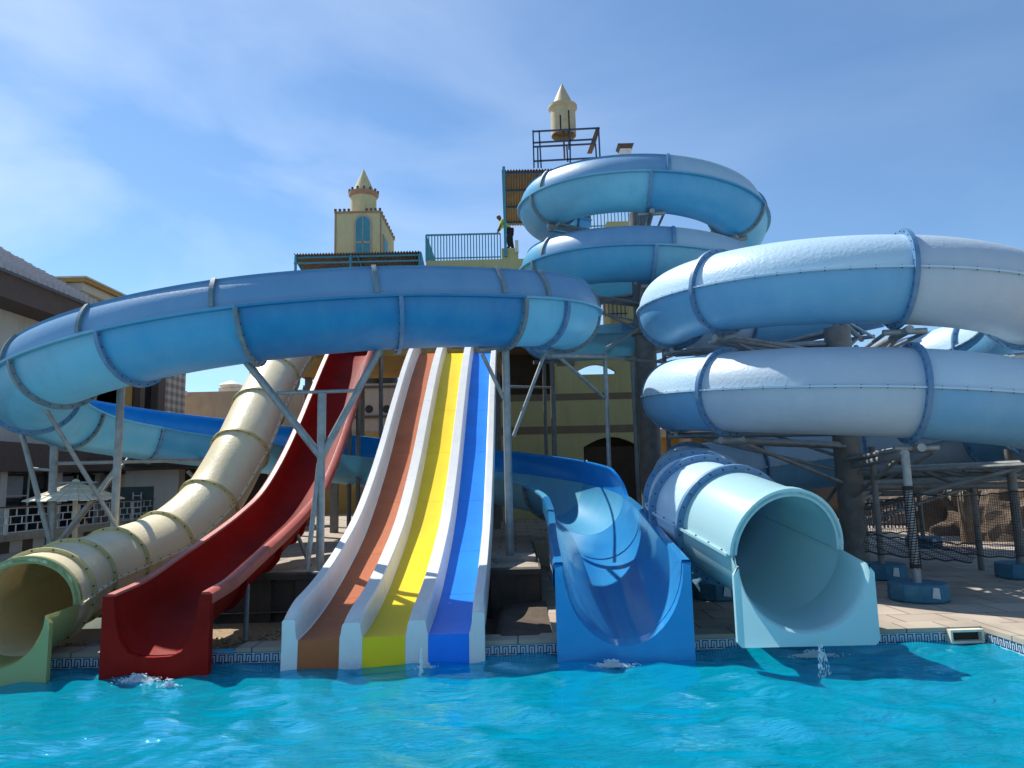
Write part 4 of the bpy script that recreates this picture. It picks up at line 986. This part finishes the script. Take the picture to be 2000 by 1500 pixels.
# launch deck + canopy of the straight slides
t = thing('launch_tower', (-3.6, 18.4, ZT), 'ochre launch tower behind the tops of the straight slides', 'launch tower')
zb = U(750,698,18.2).z
b = MB(); b.box((-6.4,18.0,zb),(-.3,21.9,zb+.14)); b.box((-6.4,17.95,zb+.24),(-.3,18.1,zb+.42)); b.obj('deck', M['mustard'], t)
b = MB(); b.box((-6.3,18.2,zb+.14),(-.35,21.8,zb+.40)); b.obj('deck_core', M['tan'], t)
for x in (-6.2,-4.6,-2.7,-.45):
    b = MB(); b.box((x-.09,18.3,ZT),(x+.09,18.48,zb)); b.box((x-.09,21.4,ZT),(x+.09,21.6,zb)); b.obj('leg', M['steeld'], t)
cz = U(700,494,19.6); xa, xb = U(574,500,19.6).x, U(822,492,19.6).x
b = MB(); corrugated(b, (xa,19.6,cz.z), (xb-xa,0,.0), (0,2.9,-.18-.55), 44, .03); b.obj('canopy_roof', M['rust'], t, 60)
b = MB()
for k in range(4): b.bar((xa,19.7+k*.85,cz.z-.07-k*.21),(xb,19.7+k*.85,cz.z-.07-k*.21),.04,.05)
for x in (xa+.03, (xa+xb)/2, xb-.03):
    b.bar((x,19.65,cz.z-.1),(x,22.4,cz.z-.76),.04,.06)
b.bar((xa,19.62,cz.z-.26),(xb,19.62,cz.z-.26),.04,.04); b.obj('canopy_frame', M['teal'], t)
for x in (xa+.04, (xa+xb)/2-.2, xb-.04):
    b = MB(); b.bar((x,19.64,zb+.4),(x,19.64,cz.z-.05),.06,.06); b.obj('canopy_post', M['teal'], t)
b = MB(); b.prism([(xb,19.6,cz.z-.02),(xb,22.4,cz.z-.7),(xb,22.4,cz.z-1.0),(xb,19.6,cz.z-.5)], (.02,0,0)); b.obj('gable_sheet', M['teal'], t)
# chimney
q = U(1221,306,24.5); t = thing('vent_stack', (q.x,24.5,q.z-1.0), 'white square vent with dark cap behind the top turn', 'vent')
b = MB(); b.box((q.x-.2,24.3,q.z-2.0),(q.x+.2,24.7,q.z+.22)); b.obj('stack', M['whitep'], t)
b = MB(); c = Vector((q.x,24.5,q.z+.22)); b.add([(c.x-.2,24.3,c.z),(c.x+.2,24.3,c.z),(c.x+.2,24.7,c.z),(c.x-.2,24.7,c.z),(c.x-.29,24.2,c.z+.15),(c.x+.29,24.2,c.z+.15),(c.x+.29,24.8,c.z+.15),(c.x-.29,24.8,c.z+.15),(c.x-.2,24.3,c.z+.19),(c.x+.2,24.3,c.z+.19),(c.x+.2,24.7,c.z+.19),(c.x-.2,24.7,c.z+.19)],
  [(0,1,5,4),(1,2,6,5),(2,3,7,6),(3,0,4,7),(4,5,9,8),(5,6,10,9),(6,7,11,10),(7,4,8,11),(8,9,10,11)]); b.obj('cap', M['fascia'], t)

# ------------------------------------------------------------------ person (bending over the parapet)
def person():
    D = 22.86; k = 1.0
    feet = Vector((U(995,487,D).x, D, lg1.z))
    J = {}                      # joints in layout units, height about 1.3
    pts = [('pelvis',(0,0,.66),.105),('waist',(-.05,0,.78),.10),('chest',(-.16,0,.92),.125),('neck0',(-.25,0,1.02),.055),('neck',(-.28,0,1.06),.048),('headb',(-.30,0,1.10),.07),('head',(-.34,0,1.16),.088),('crown',(-.36,0,1.21),.06),
           ('hipL',(.03,-.08,.64),.085),('kneeL',(-.04,-.09,.36),.058),('ankL',(.0,-.09,.07),.038),('toeL',(-.12,-.10,.03),.032),
           ('hipR',(.04,.08,.64),.085),('kneeR',(.06,.09,.36),.058),('ankR',(.12,.09,.07),.038),('toeR',(.0,.10,.03),.032),
           ('shL',(-.21,-.15,.98),.05),('elL',(-.28,-.19,.80),.036),('wrL',(-.36,-.17,.66),.026),('haL',(-.39,-.165,.61),.028),
           ('shR',(-.21,.15,.98),.05),('elR',(-.30,.18,.80),.036),('wrR',(-.40,.16,.68),.026),('haR',(-.43,.155,.64),.028)]
    idx = {p[0]: i for i, p in enumerate(pts)}
    ed = [('pelvis','waist'),('waist','chest'),('chest','neck0'),('neck0','neck'),('neck','headb'),('headb','head'),('head','crown'),('pelvis','hipL'),('hipL','kneeL'),('kneeL','ankL'),('ankL','toeL'),('pelvis','hipR'),('hipR','kneeR'),('kneeR','ankR'),('ankR','toeR'),
          ('chest','shL'),('shL','elL'),('elL','wrL'),('wrL','haL'),('chest','shR'),('shR','elR'),('elR','wrR'),('wrR','haR')]
    def skin(name, sub, edges, grow, mt, parent=None, root=None):
        me = bpy.data.meshes.new(name); ids = sub; mpp = {n_: i for i, n_ in enumerate(ids)}
        me.from_pydata([tuple((Vector(pts[idx[n_]][1])*S)) for n_ in ids], [(mpp[a], mpp[c]) for a, c in edges if a in mpp and c in mpp], [])
        o = bpy.data.objects.new(name+'_tmp', me); C.collection.objects.link(o)
        md = o.modifiers.new('s', 'SKIN'); md.use_smooth_shade = True
        for i, n_ in enumerate(ids):
            r = (pts[idx[n_]][2]+grow)*S; me.skin_vertices[0].data[i].radius = (r, r); me.skin_vertices[0].data[i].use_root = (n_ == (root or ids[0]))
        md2 = o.modifiers.new('u', 'SUBSURF'); md2.levels = 2; md2.render_levels = 2
        dg = bpy.context.evaluated_depsgraph_get(); dg.update(); m2 = bpy.data.meshes.new_from_object(o.evaluated_get(dg))
        bpy.data.objects.remove(o); m2.name = name; m2.materials.clear(); m2.materials.append(mt)
        for p_ in m2.polygons: p_.material_index = 0; p_.use_smooth = True
        q_ = bpy.data.objects.new(name, m2); C.collection.objects.link(q_)
        if parent: q_.parent = parent
        return q_
    body = skin('person', [p[0] for p in pts], ed, 0, M['skin'])
    body.location = feet*S; body['_w'] = tuple(feet)
    tag(body, 'person in a lime shirt and black trousers bending forward by the blue post', 'person')
    skin('shirt', ['waist','pelvis','chest','neck0','shL','elL','shR','elR'], ed, .018, M['shirt'], body, 'waist')
    skin('trousers', ['pelvis','hipL','kneeL','ankL','hipR','kneeR','ankR'], ed, .014, M['trouser'], body)
    skin('shoes', ['ankL','toeL'], ed, .012, M['hair'], body); skin('shoes', ['ankR','toeR'], ed, .012, M['hair'], body)
    skin('hair', ['head','crown'], ed, .012, M['hair'], body)
person()

# ------------------------------------------------------------------ left buildings
XB = -12.2
def yb(px): return XB*FPX/(px-1000)*1.0
t = thing('hotel_building', (XB, 17, ZT), 'cream hotel block with grey tiled roof and deep brown fascia', 'building')
y0, y1 = 13.0, 19.9; ze = 6.95
b = MB(); b.box((XB-6,y0,ZT),(XB-.4,y1+.2,6.36)); b.obj('upper_wall', M['creamw'], t)
b = MB(); b.box((XB-6.0,y0-.6,6.36),(XB+.45,y1+.3,ze)); b.obj('fascia', M['fascia'], t)
# interlocking tiles: real rows of small tiles
b = MB(); nr, nc = 13, 36; rise = 2.4; run = 4.2
for j in range(nr):
    for i in range(nc):
        yy = y0-.6+(y1+.3-y0+.6)*(i+(j % 2)*.5)/nc; w = (y1-y0+.9)/nc*.52
        xs = XB+.62-run*j/nr; zs = ze+.0+rise*j/nr; x2, z2 = xs-run/nr*1.05, zs+rise/nr*1.05
        if yy+w > y1+.3: continue
        b.add([(xs,yy,zs+.16),(xs,yy+w,zs+.16),(x2,yy+w,z2+.02),(x2,yy,z2+.02),(xs,yy,zs),(xs,yy+w,zs),(x2,yy+w,z2-.03),(x2,yy,z2-.03)],
              [(0,1,2,3),(4,0,3,7),(5,6,2,1),(4,5,1,0)])
b.obj('roof_tiles', M['tilegrey'] if 'tilegrey' in M else mat('roof_tile_grey', (.46,.45,.47), (.36,.35,.37), .7, 6), t)
b = MB(); b.add([(XB+.6,y0-.6,ze+.004),(XB+.6,y1+.3,ze+.004),(XB+.6-run,y1+.3,ze+rise-.03),(XB+.6-run,y0-.6,ze+rise-.03),(XB+.6-run,y1+.3,ze+.004)], [(0,1,2,3),(1,4,2)]); b.obj('roof_deck', M['glass'], t)
# lower storey (runs further back)
yL = 24.2
b = MB(); b.box((XB-.25,y0,2.35),(XB+.25,yL,3.05)); b.obj('brown_band', M['fascia'], t)
b = MB(); b.box((XB-6,y1+.2,ZT),(XB-.4,yL,6.0)); b.obj('rear_wall', M['creamw'], t)
for k, y in enumerate((13.4, 17.0-.05, 19.05, 21.0, 22.9)):
    b = MB(); b.box((XB-.16,y,ZT),(XB+.06,y+.22,2.35)); b.obj('pilaster', M['creamw'], t)
ys = (13.4, 16.95, 19.05, 21.0, 22.9)
for k in range(4):
    a, c = ys[k]+.22, ys[k+1]
    if k < 3:
        b = MB(); b.box((XB-.12,a,ZT+.1),(XB-.08,c,2.3)); w_ = b.obj('window', M['glass'], t)
        b = MB(); b.box((XB-.075,a,ZT+.1),(XB-.05,a+.04,2.3)); b.box((XB-.075,(a+c)/2-.02,ZT+.1),(XB-.05,(a+c)/2+.02,2.3)); b.box((XB-.075,a+.04,1.75),(XB-.05,(a+c)/2-.02,1.78)); b.obj('frame', M['creamw'], w_)
        b = MB(); b.box((XB-.079,a+.1,1.72),(XB-.077,a+.1+(c-a)*.35,2.25)); b.obj('curtain', M['curtain'], w_)
    else:
        b = MB(); b.box((XB-.12,a,ZT),(XB-.05,c,2.3)); b.obj('lit_wall', M['creamw'], t)
# second building with plaid panels, mustard piers, brown posts
X2 = -12.6; yA, yB_ = 20.4, 27.2
t = thing('striped_building', (X2, 23, ZT), 'building with mustard piers, plaid render and brown end posts', 'building')
def plaid():
    mt, tt, N, L, P = nodes('plaid_render'); P.inputs['Roughness'].default_value = .85
    tcn = N.new('ShaderNodeTexCoord'); sp_ = N.new('ShaderNodeSeparateXYZ'); L.new(tcn.outputs['Object'], sp_.inputs[0])
    def st(sock, f):
        m1 = N.new('ShaderNodeMath'); m1.operation = 'MULTIPLY'; m1.inputs[1].default_value = f; L.new(sock, m1.inputs[0])
        m2 = N.new('ShaderNodeMath'); m2.operation = 'FRACT'; L.new(m1.outputs[0], m2.inputs[0])
        m3 = N.new('ShaderNodeMath'); m3.operation = 'GREATER_THAN'; m3.inputs[1].default_value = .5; L.new(m2.outputs[0], m3.inputs[0]); return m3.outputs[0]
    a, c = st(sp_.outputs['Y'], 1.9), st(sp_.outputs['Z'], 2.6)
    ad = N.new('ShaderNodeMath'); ad.operation = 'ADD'; L.new(a, ad.inputs[0]); L.new(c, ad.inputs[1])
    rr = N.new('ShaderNodeValToRGB'); rr.color_ramp.interpolation = 'CONSTANT'; e = rr.color_ramp.elements
    e[0].color = (.58,.50,.40,1); e[1].position = .7; e[1].color = (.26,.20,.16,1); k = e.new(.3); k.color = (.40,.33,.27,1)
    dv = N.new('ShaderNodeMath'); dv.operation = 'MULTIPLY'; dv.inputs[1].default_value = .45; L.new(ad.outputs[0], dv.inputs[0]); L.new(dv.outputs[0], rr.inputs[0]); L.new(rr.outputs[0], P.inputs['Base Color'])
    return mt
M['plaid'] = plaid()
zt2 = U(140,546,20.6).z
b = MB(); b.box((X2-4,yA,ZT),(X2,yB_,zt2-.5)); b.obj('wall', M['plaid'], t)
b = MB(); b.box((X2-4,yA-.05,zt2-.5),(X2+.05,yB_+.05,zt2-.42)); b.box((X2-4,yA-.12,zt2-.16),(X2+.14,yB_+.1,zt2-.05)); b.obj('cornice', M['mustard'], t)
b = MB(); b.box((X2-4,yA,zt2-.42),(X2,yB_,zt2-.16)); b.box((X2-4,yA-.16,zt2-.05),(X2+.18,yB_+.14,zt2)); b.obj('parapet', M['creamw'], t)
def yy_(px, X): return (X*FPX/(px-1000-12))
for (pa, pc) in ((165,192),(245,262)):
    b = MB(); b.box((X2,yy_(pa,X2),ZT),(X2+.03,yy_(pc,X2),5.5)); b.obj('pier', M['mustard'], t)
b = MB(); b.box((X2,yy_(268,X2)-.1,ZT),(X2+.25,yy_(277,X2)-.1,6.2)); b.obj('brown_post', M['fascia'], t)
b = MB(); b.box((X2,yy_(298,X2),ZT),(X2+.3,yy_(312,X2),6.2)); b.obj('brown_post', M['fascia'], t)
b = MB(); b.box((X2-.02,yy_(277,X2),4.3),(X2+.05,yy_(298,X2),6.2)); w_ = b.obj('window', M['glass'], t)
b = MB(); b.box((X2,yy_(277,X2),ZT),(X2+.06,yy_(298,X2),4.3)); b.obj('panel', M['creamw'], t)
# distant tan building behind
DW = 30.0
xa, xb = U(314,770,DW).x, U(1000,740,DW).x; zt3 = U(450,764,DW).z
t = thing('tan_building', ((xa+xb)/2, DW, ZT), 'long tan flat roofed building behind the slides', 'building')
b = MB(); b.box((xa,DW,ZT),(U(600,760,DW).x,DW+6,zt3)); b.obj('wall', M['tan'], t)
b = MB(); b.box((U(600,760,DW).x,DW-.6,ZT),(xb,DW+6,zt3+.1)); b.obj('wall', M['pink'], t)
b = MB(); z_ = U(730,755,DW-.6).z; b.box((U(600,760,DW).x,DW-.66,z_-.07),(xb,DW-.6,z_+.03)); z_ = U(730,813,DW-.6).z; b.box((U(600,760,DW).x,DW-.66,z_-.08),(xb,DW-.6,z_+.03)); b.obj('dark_line', M['fascia'], t)
b = MB(); z_ = U(730,845,DW-.6).z; b.box((U(600,760,DW).x,DW-.68,ZT),(xb,DW-.6,z_)); b.obj('lower_wall', M['mustard'], t)
for px in (721, 755, 690):
    c = U(px,799,DW-.6); b = MB(); b.cyl((c.x,DW-.61,c.z),(c.x,DW-.5,c.z),.17,n=16); b.obj('round_hole', M['black'], t, 30)
for px in (329, 361):
    c = U(px,768,DW-.2); b = MB(); b.lathe(c, [(0,-.12),(.09,-.09),(.12,0),(.09,.09),(0,.12)], 14); b.obj('wall_light', M['whitep'], t, 60)
c = U(452,758,32); t = thing('roof_cupola', c, 'small white vent cupola on the tan roof', 'roof vent'); b = MB(); b.lathe(c, [(0,0),(.45,0),(.55,.12),(.42,.2),(.2,.28),(.0,.36)], 10); b.obj('dome', M['whitep'], t, 30); b = MB(); b.box((c.x-.5,31.8,c.z-.35),(c.x+.9,32.4,c.z)); b.obj('base', M['whitep'], t)
for k, (px, lb) in enumerate(((728,'ribbed black water tank, left of the pair'),(758,'ribbed black water tank, right of the pair'))):
    c = U(px,749,DW+1); b = MB(); R3 = .42; pr = [(0,0)]+[(R3+(.02 if i % 2 else 0), i*.07) for i in range(10)]+[(R3*.5,.78),(0,.8)]; b.lathe((c.x,DW+1,c.z-.05), pr, 24)
    tag(b.obj('water_tank', M['black'], None, 60), lb, 'water tank', 'roof water tanks')

# low terrace wall, fence, umbrella on the left
XF = -10.2; zf0 = U(20,1047,XF*FPX/(20-1012)).z; yF0, yF1 = 11.5, 22.5
t = thing('low_wall', (XF, 15, ZT), 'low striped terrace wall below the white fence', 'wall')
b = MB(); b.box((XF-.6,yF0,ZT-.2),(XF,yF1,zf0-.12)); b.obj('wall', M['creamw'], t)
b = MB()
for k in range(16): b.box((XF,yF0+k*.7,ZT-.1),(XF+.015,yF0+k*.7+.3,zf0-.12))
b.obj('brown_stripe', M['stripe'], t)
b = MB(); b.box((XF-.65,yF0,zf0-.12),(XF+.06,yF1,zf0)); b.obj('cap', M['stone'], t)
hf = .52
t = thing('white_fence', (XF-.1, 15, zf0), 'white metal fence with a brick bond pattern of bars', 'fence')
b = MB()
for k in range(4): b.box((XF-.11,yF0,zf0+.03+k*hf/3.2),(XF-.09,yF1,zf0+.05+k*hf/3.2))
b.obj('rail', M['whitep'], t)
b = MB()
for k in range(3):
    y = yF0+(k % 2)*.17
    while y < yF1: b.box((XF-.108,y,zf0+.05+k*hf/3.2),(XF-.092,y+.02,zf0+.03+(k+1)*hf/3.2)); y += .34
b.obj('bar', M['whitep'], t)
b = MB(); b.box((XF-.13,yF0,zf0+.05+3*hf/3.2),(XF-.07,yF1,zf0+.08+3*hf/3.2)); b.obj('handrail', M['fascia'], t)
for y in (12.2, 14.6, 17.0, 19.4, 21.8):
    b = MB(); b.box((XF-.125,y,zf0),(XF-.075,y+.05,zf0+hf)); b.obj('fence_post', M['whitep'], t)
DU = 13.6; ub = U(146,1072,DU); ub.z = ZT; ut = U(148,945,DU)
t = thing('slatted_umbrella', ub, 'pale wooden slatted sunshade on a single pole', 'sunshade')
b = MB(); b.cyl(ub, ut, .045, n=12); b.obj('pole', M['thatch'], t, 40)
Ru, hu = .83, ut.z-U(148,976,DU).z; b = MB(); nS = 30
for k in range(nS):
    a = 2*math.pi*k/nS; w = math.pi/nS*.93
    for (r0, r1, lift) in ((.02,.34,.03),(.28,.60,.015),(.54,Ru,0)):
        z = lambda r: ut.z-hu*(r/Ru)
        q = []
        for rr, aa in ((r0,a-w),(r0,a+w),(r1,a+w),(r1,a-w)): q.append((ut.x+rr*math.cos(aa), ut.y+rr*math.sin(aa), z(rr)+lift+(.012 if k % 2 else 0)))
        b.add(q+[(x,y,zz-.014) for x,y,zz in q], [(0,1,2,3),(7,6,5,4),(0,4,5,1),(1,5,6,2),(2,6,7,3),(3,7,4,0)])
b.obj('slats', M['thatch'], t)
b = MB(); b.lathe((ut.x,ut.y,ut.z+.0), [(0,.1),(.06,.07),(.07,.0),(0,0)], 14); b.obj('finial', M['thatch'], t, 40)
# pool house at the left behind the fence
t = thing('pool_bar', (-9.6, 21, ZT), 'low pool bar with a green board and dark awning', 'kiosk')
DB = 20.5
a, c = U(246,905,DB), U(420,905,DB)
b = MB(); b.box((a.x,DB,ZT),(U(350,900,DB).x,DB+2,U(300,918,DB).z)); b.obj('wall', M['creamw'], t)
b = MB(); b.box((U(350,900,DB).x,DB+.4,ZT),(U(560,900,DB).x,DB+2,U(300,900,DB).z)); b.obj('recess', M['darkin'], t)
b = MB(); b.box((a.x-1.4,DB-.5,U(300,918,DB).z),(U(560,900,DB).x,DB+2.2,U(300,893,DB).z)); b.obj('roof', M['fascia'], t)
b = MB(); b.box((U(262,0,DB).x,DB-.04,U(300,1010,DB).z),(U(342,0,DB).x,DB,U(300,950,DB).z)); b.obj('board', M['green'], t)
b = MB(); b.box((U(318,0,DB).x,DB-.9,U(300,912,DB).z),(U(430,0,DB).x,DB-.5,U(300,903,DB).z)); b.obj('awning', M['black'], t)
t = thing('step_ladder', U(262,1035,DB-.4), 'pale step ladder leaning by the green board', 'ladder')
for px in (260, 276): b = MB(); b.bar(U(px-2,1035,DB-.5), U(px,962,DB-.15), .03, .03); b.obj('rail', M['whitep'], t)
for k in range(6): b = MB(); b.bar(U(260,1028-k*12,DB-.35), U(275,1028-k*12,DB-.35), .025, .025); b.obj('rung', M['whitep'], t)

# ------------------------------------------------------------------ background at right
t = thing('tan_building', (7, 30, ZD), 'ochre building with sunlit columns seen under the coil', 'building')
b = MB(); b.box((U(1285,850,30).x,30,ZD),(U(1620,850,30).x,33,U(1400,835,30).z)); b.obj('wall', M['mustard'], t)
b = MB()
for px in (1340, 1420, 1500, 1590): x = U(px,880,29).x; b.cyl((x,29,ZD),(x,29,U(1400,850,29).z),.25,n=16)
b.box((U(1285,850,29).x,28.7,U(1400,850,29).z),(U(1620,850,29).x,30,U(1400,838,29).z)); b.obj('colonnade', M['tan'], t, 40)
def rock(c, sx, sy, sz, label, seed):
    import bmesh; rg = random.Random(seed)
    bm = bmesh.new(); bmesh.ops.create_icosphere(bm, subdivisions=4, radius=1)
    from mathutils import noise
    for v in bm.verts:
        p = v.co.copy(); n_ = noise.noise(p*1.3+Vector((seed,0,0)))*.45+noise.noise(p*3.1+Vector((0,seed,0)))*.22+noise.noise(p*8)*.08
        v.co = Vector((p.x*sx, p.y*sy, p.z*sz))*(1+n_)
    b = MB(); b.v = [tuple(v.co+Vector(c)) for v in bm.verts]; b.f = [[v.index for v in f.verts] for f in bm.faces]; b.m = [0]*len(b.f); bm.free()
    tag(b.obj('boulder', M['rock']), label, 'boulder', 'artificial rock work')
for i, (px, D, sx, sz, lb) in enumerate(((1880,20,1.5,1.3,'rough boulder behind the hanging net, near the thatched post'),(2010,18,1.3,1.4,'rough boulder at the right frame edge behind the net'),(1780,24,2.0,1.0,'low boulder behind the pale wrapped post'),(1960,26,2.4,2.0,'tall boulder in the far right background'),(2120,22,2.2,2.4,'large boulder beyond the right frame edge'))):
    x = U(px,1000,D).x; rock((x, D, ZD+.2), sx, 1.0, sz, lb, i*3.7+1)
t = thing('rock_wall', (10, 30, ZD), 'sandy rock wall toned dark for shade, closing the view on the right', 'wall')
b = MB(); vs = []; fs = []; nx, nz = 60, 14
from mathutils import noise
for j in range(nz+1):
    for i in range(nx+1):
        x = 7.6+22*i/nx; z = ZD-.1+(2.3+.5*math.sin(i*.5))*j/nz
        vs.append((x, 28-.4*j/nz+1.0*noise.noise(Vector((x*.6,z*.9,2))), z))
for j in range(nz):
    for i in range(nx): a = j*(nx+1)+i; fs.append((a,a+1,a+nx+2,a+nx+1))
b.add(vs, fs); b.add([(7.6,28,ZD),(29.6,28,ZD),(29.6,31,ZD),(7.6,31,ZD),(7.6,28,2.4),(29.6,28,2.4),(29.6,31,2.4),(7.6,31,2.4)], [(2,3,7,6),(3,0,4,7),(1,2,6,5)]); b.obj('rock_face', M['rock'], t, 40)
c = U(1885,985,19); t = thing('thatched_post', (c.x,17,ZD), 'thatched palm trunk post hanging with straw near the net', 'post')
b = MB(); b.cyl((c.x*17/19,17,ZD),(c.x*17/19,17,2.6),.16,.13,n=14); b.obj('trunk', M['rock'], t, 40)
b = MB(); rg = random.Random(4)
for k in range(260):
    a = rg.uniform(0,6.28); r0 = .2; r1 = rg.uniform(.3,.75); z0 = rg.uniform(1.8,2.6); z1 = z0-rg.uniform(.2,.7)
    x0_ = c.x*17/19; b.bar((x0_+r0*math.cos(a),17+r0*math.sin(a),z0),(x0_+r1*math.cos(a),17+r1*math.sin(a),z1),.012,.012)
b.obj('straw', M['thatch'], t)
t = railing('fence', (U(1690,1010,22).x,22,ZD), (U(1790,1010,22).x,22,ZD), .85, 14, 'dark far fence glimpsed between column and pale post', 'navy')
# skimmer box in the pool wall
sx0, sx1 = U(1846,1240,8.2).x, min(U(1912,1240,8.2).x, XR-.03); z0, z1 = .005, .15
t = thing('skimmer_box', ((sx0+sx1)/2, YE, z0), 'cream skimmer box frame in the pool wall corner', 'skimmer')
b = MB(KS); y = YE-.10; w = .025
b.box((sx0,y,z0),(sx0+w,YE-.017,z1)); b.box((sx1-w,y,z0),(sx1,YE-.017,z1)); b.box((sx0+w,y,z1-w),(sx1-w,YE-.017,z1)); b.box((sx0+w,y,z0),(sx1-w,YE-.017,z0+w)); b.obj('frame', M['thatch'], t)
b = MB(KS); b.box((sx0+w,YE-.03,z0+w),(sx1-w,YE-.018,z1-w)); b.obj('opening', M['darkin'], t)

# ------------------------------------------------------------------ splashes
def splash(cx, cy, rx, ry, n, label, fall=None):
    b = MB(); rg = random.Random(int(cx*100)+n)
    for i in range(n*4):
        a = rg.uniform(0, 6.283); q = abs(rg.gauss(0, .5)); x, y = cx+rx*q*math.cos(a), cy+ry*q*math.sin(a); s = rg.uniform(.002,.009)*(1.3-min(1,q)*.7); z = rg.uniform(.004,.03)+(.05*rg.random()**4 if q < .4 else 0)
        st = rg.uniform(1,2.6)
        vv = [(x+s*st,y,z),(x,y+s,z),(x-s*st,y,z),(x,y-s,z),(x,y,z+s*.9),(x,y,z-s*.5)]
        b.add(vv, [(0,1,4),(1,2,4),(2,3,4),(3,0,4),(1,0,5),(2,1,5),(3,2,5),(0,3,5)])
    if fall:
        (fx, fy, fz, w) = fall
        for i in range(90):
            u = rg.random(); x = fx+rg.uniform(-w,w)*(.4+u); y = fy-.05-.06*u; z = fz*(1-u); s = rg.uniform(.003,.009)
            vv = [(x+s*.6,y,z),(x,y+s*.6,z),(x-s*.6,y,z),(x,y-s*.6,z),(x,y,z+s*3),(x,y,z-s*3)]
            b.add(vv, [(0,1,4),(1,2,4),(2,3,4),(3,0,4),(1,0,5),(2,1,5),(3,2,5),(0,3,5)])
    tag(b.obj('splash', M['foam'], None, 60), label, 'splash', kind='stuff')
def wxy(px, py):
    d = _f*FPX + _r*(px-1000) + _u*(750-py); k = -EYE/d.z; return d.x*k, d.y*k
for (px, py, rx, ry, n, lb, fall) in ((270,1332,.22,.10,420,'white foam patch in front of the dark red slide',None),(1195,1303,.20,.07,380,'foam patch in front of the blue exit chute',None),(1590,1284,.26,.05,380,'foam where water falls from the aqua outlet',(2.86,7.06,.28,.05)),
     (830,1307,.11,.04,200,'small foam below the corner of the blue lane',(wxy(830,1307)[0],7.36,.26,.015)),(688,1308,.10,.03,90,'thin foam under the brown and yellow lanes',None),(330,1343,.12,.03,50,'scattered drops right of the dark red slide foam',None)):
    x, y = wxy(px, py); splash(x, y, rx, ry, n, lb, fall)
for o_ in bpy.data.objects:
    if '_w' in o_: del o_['_w']
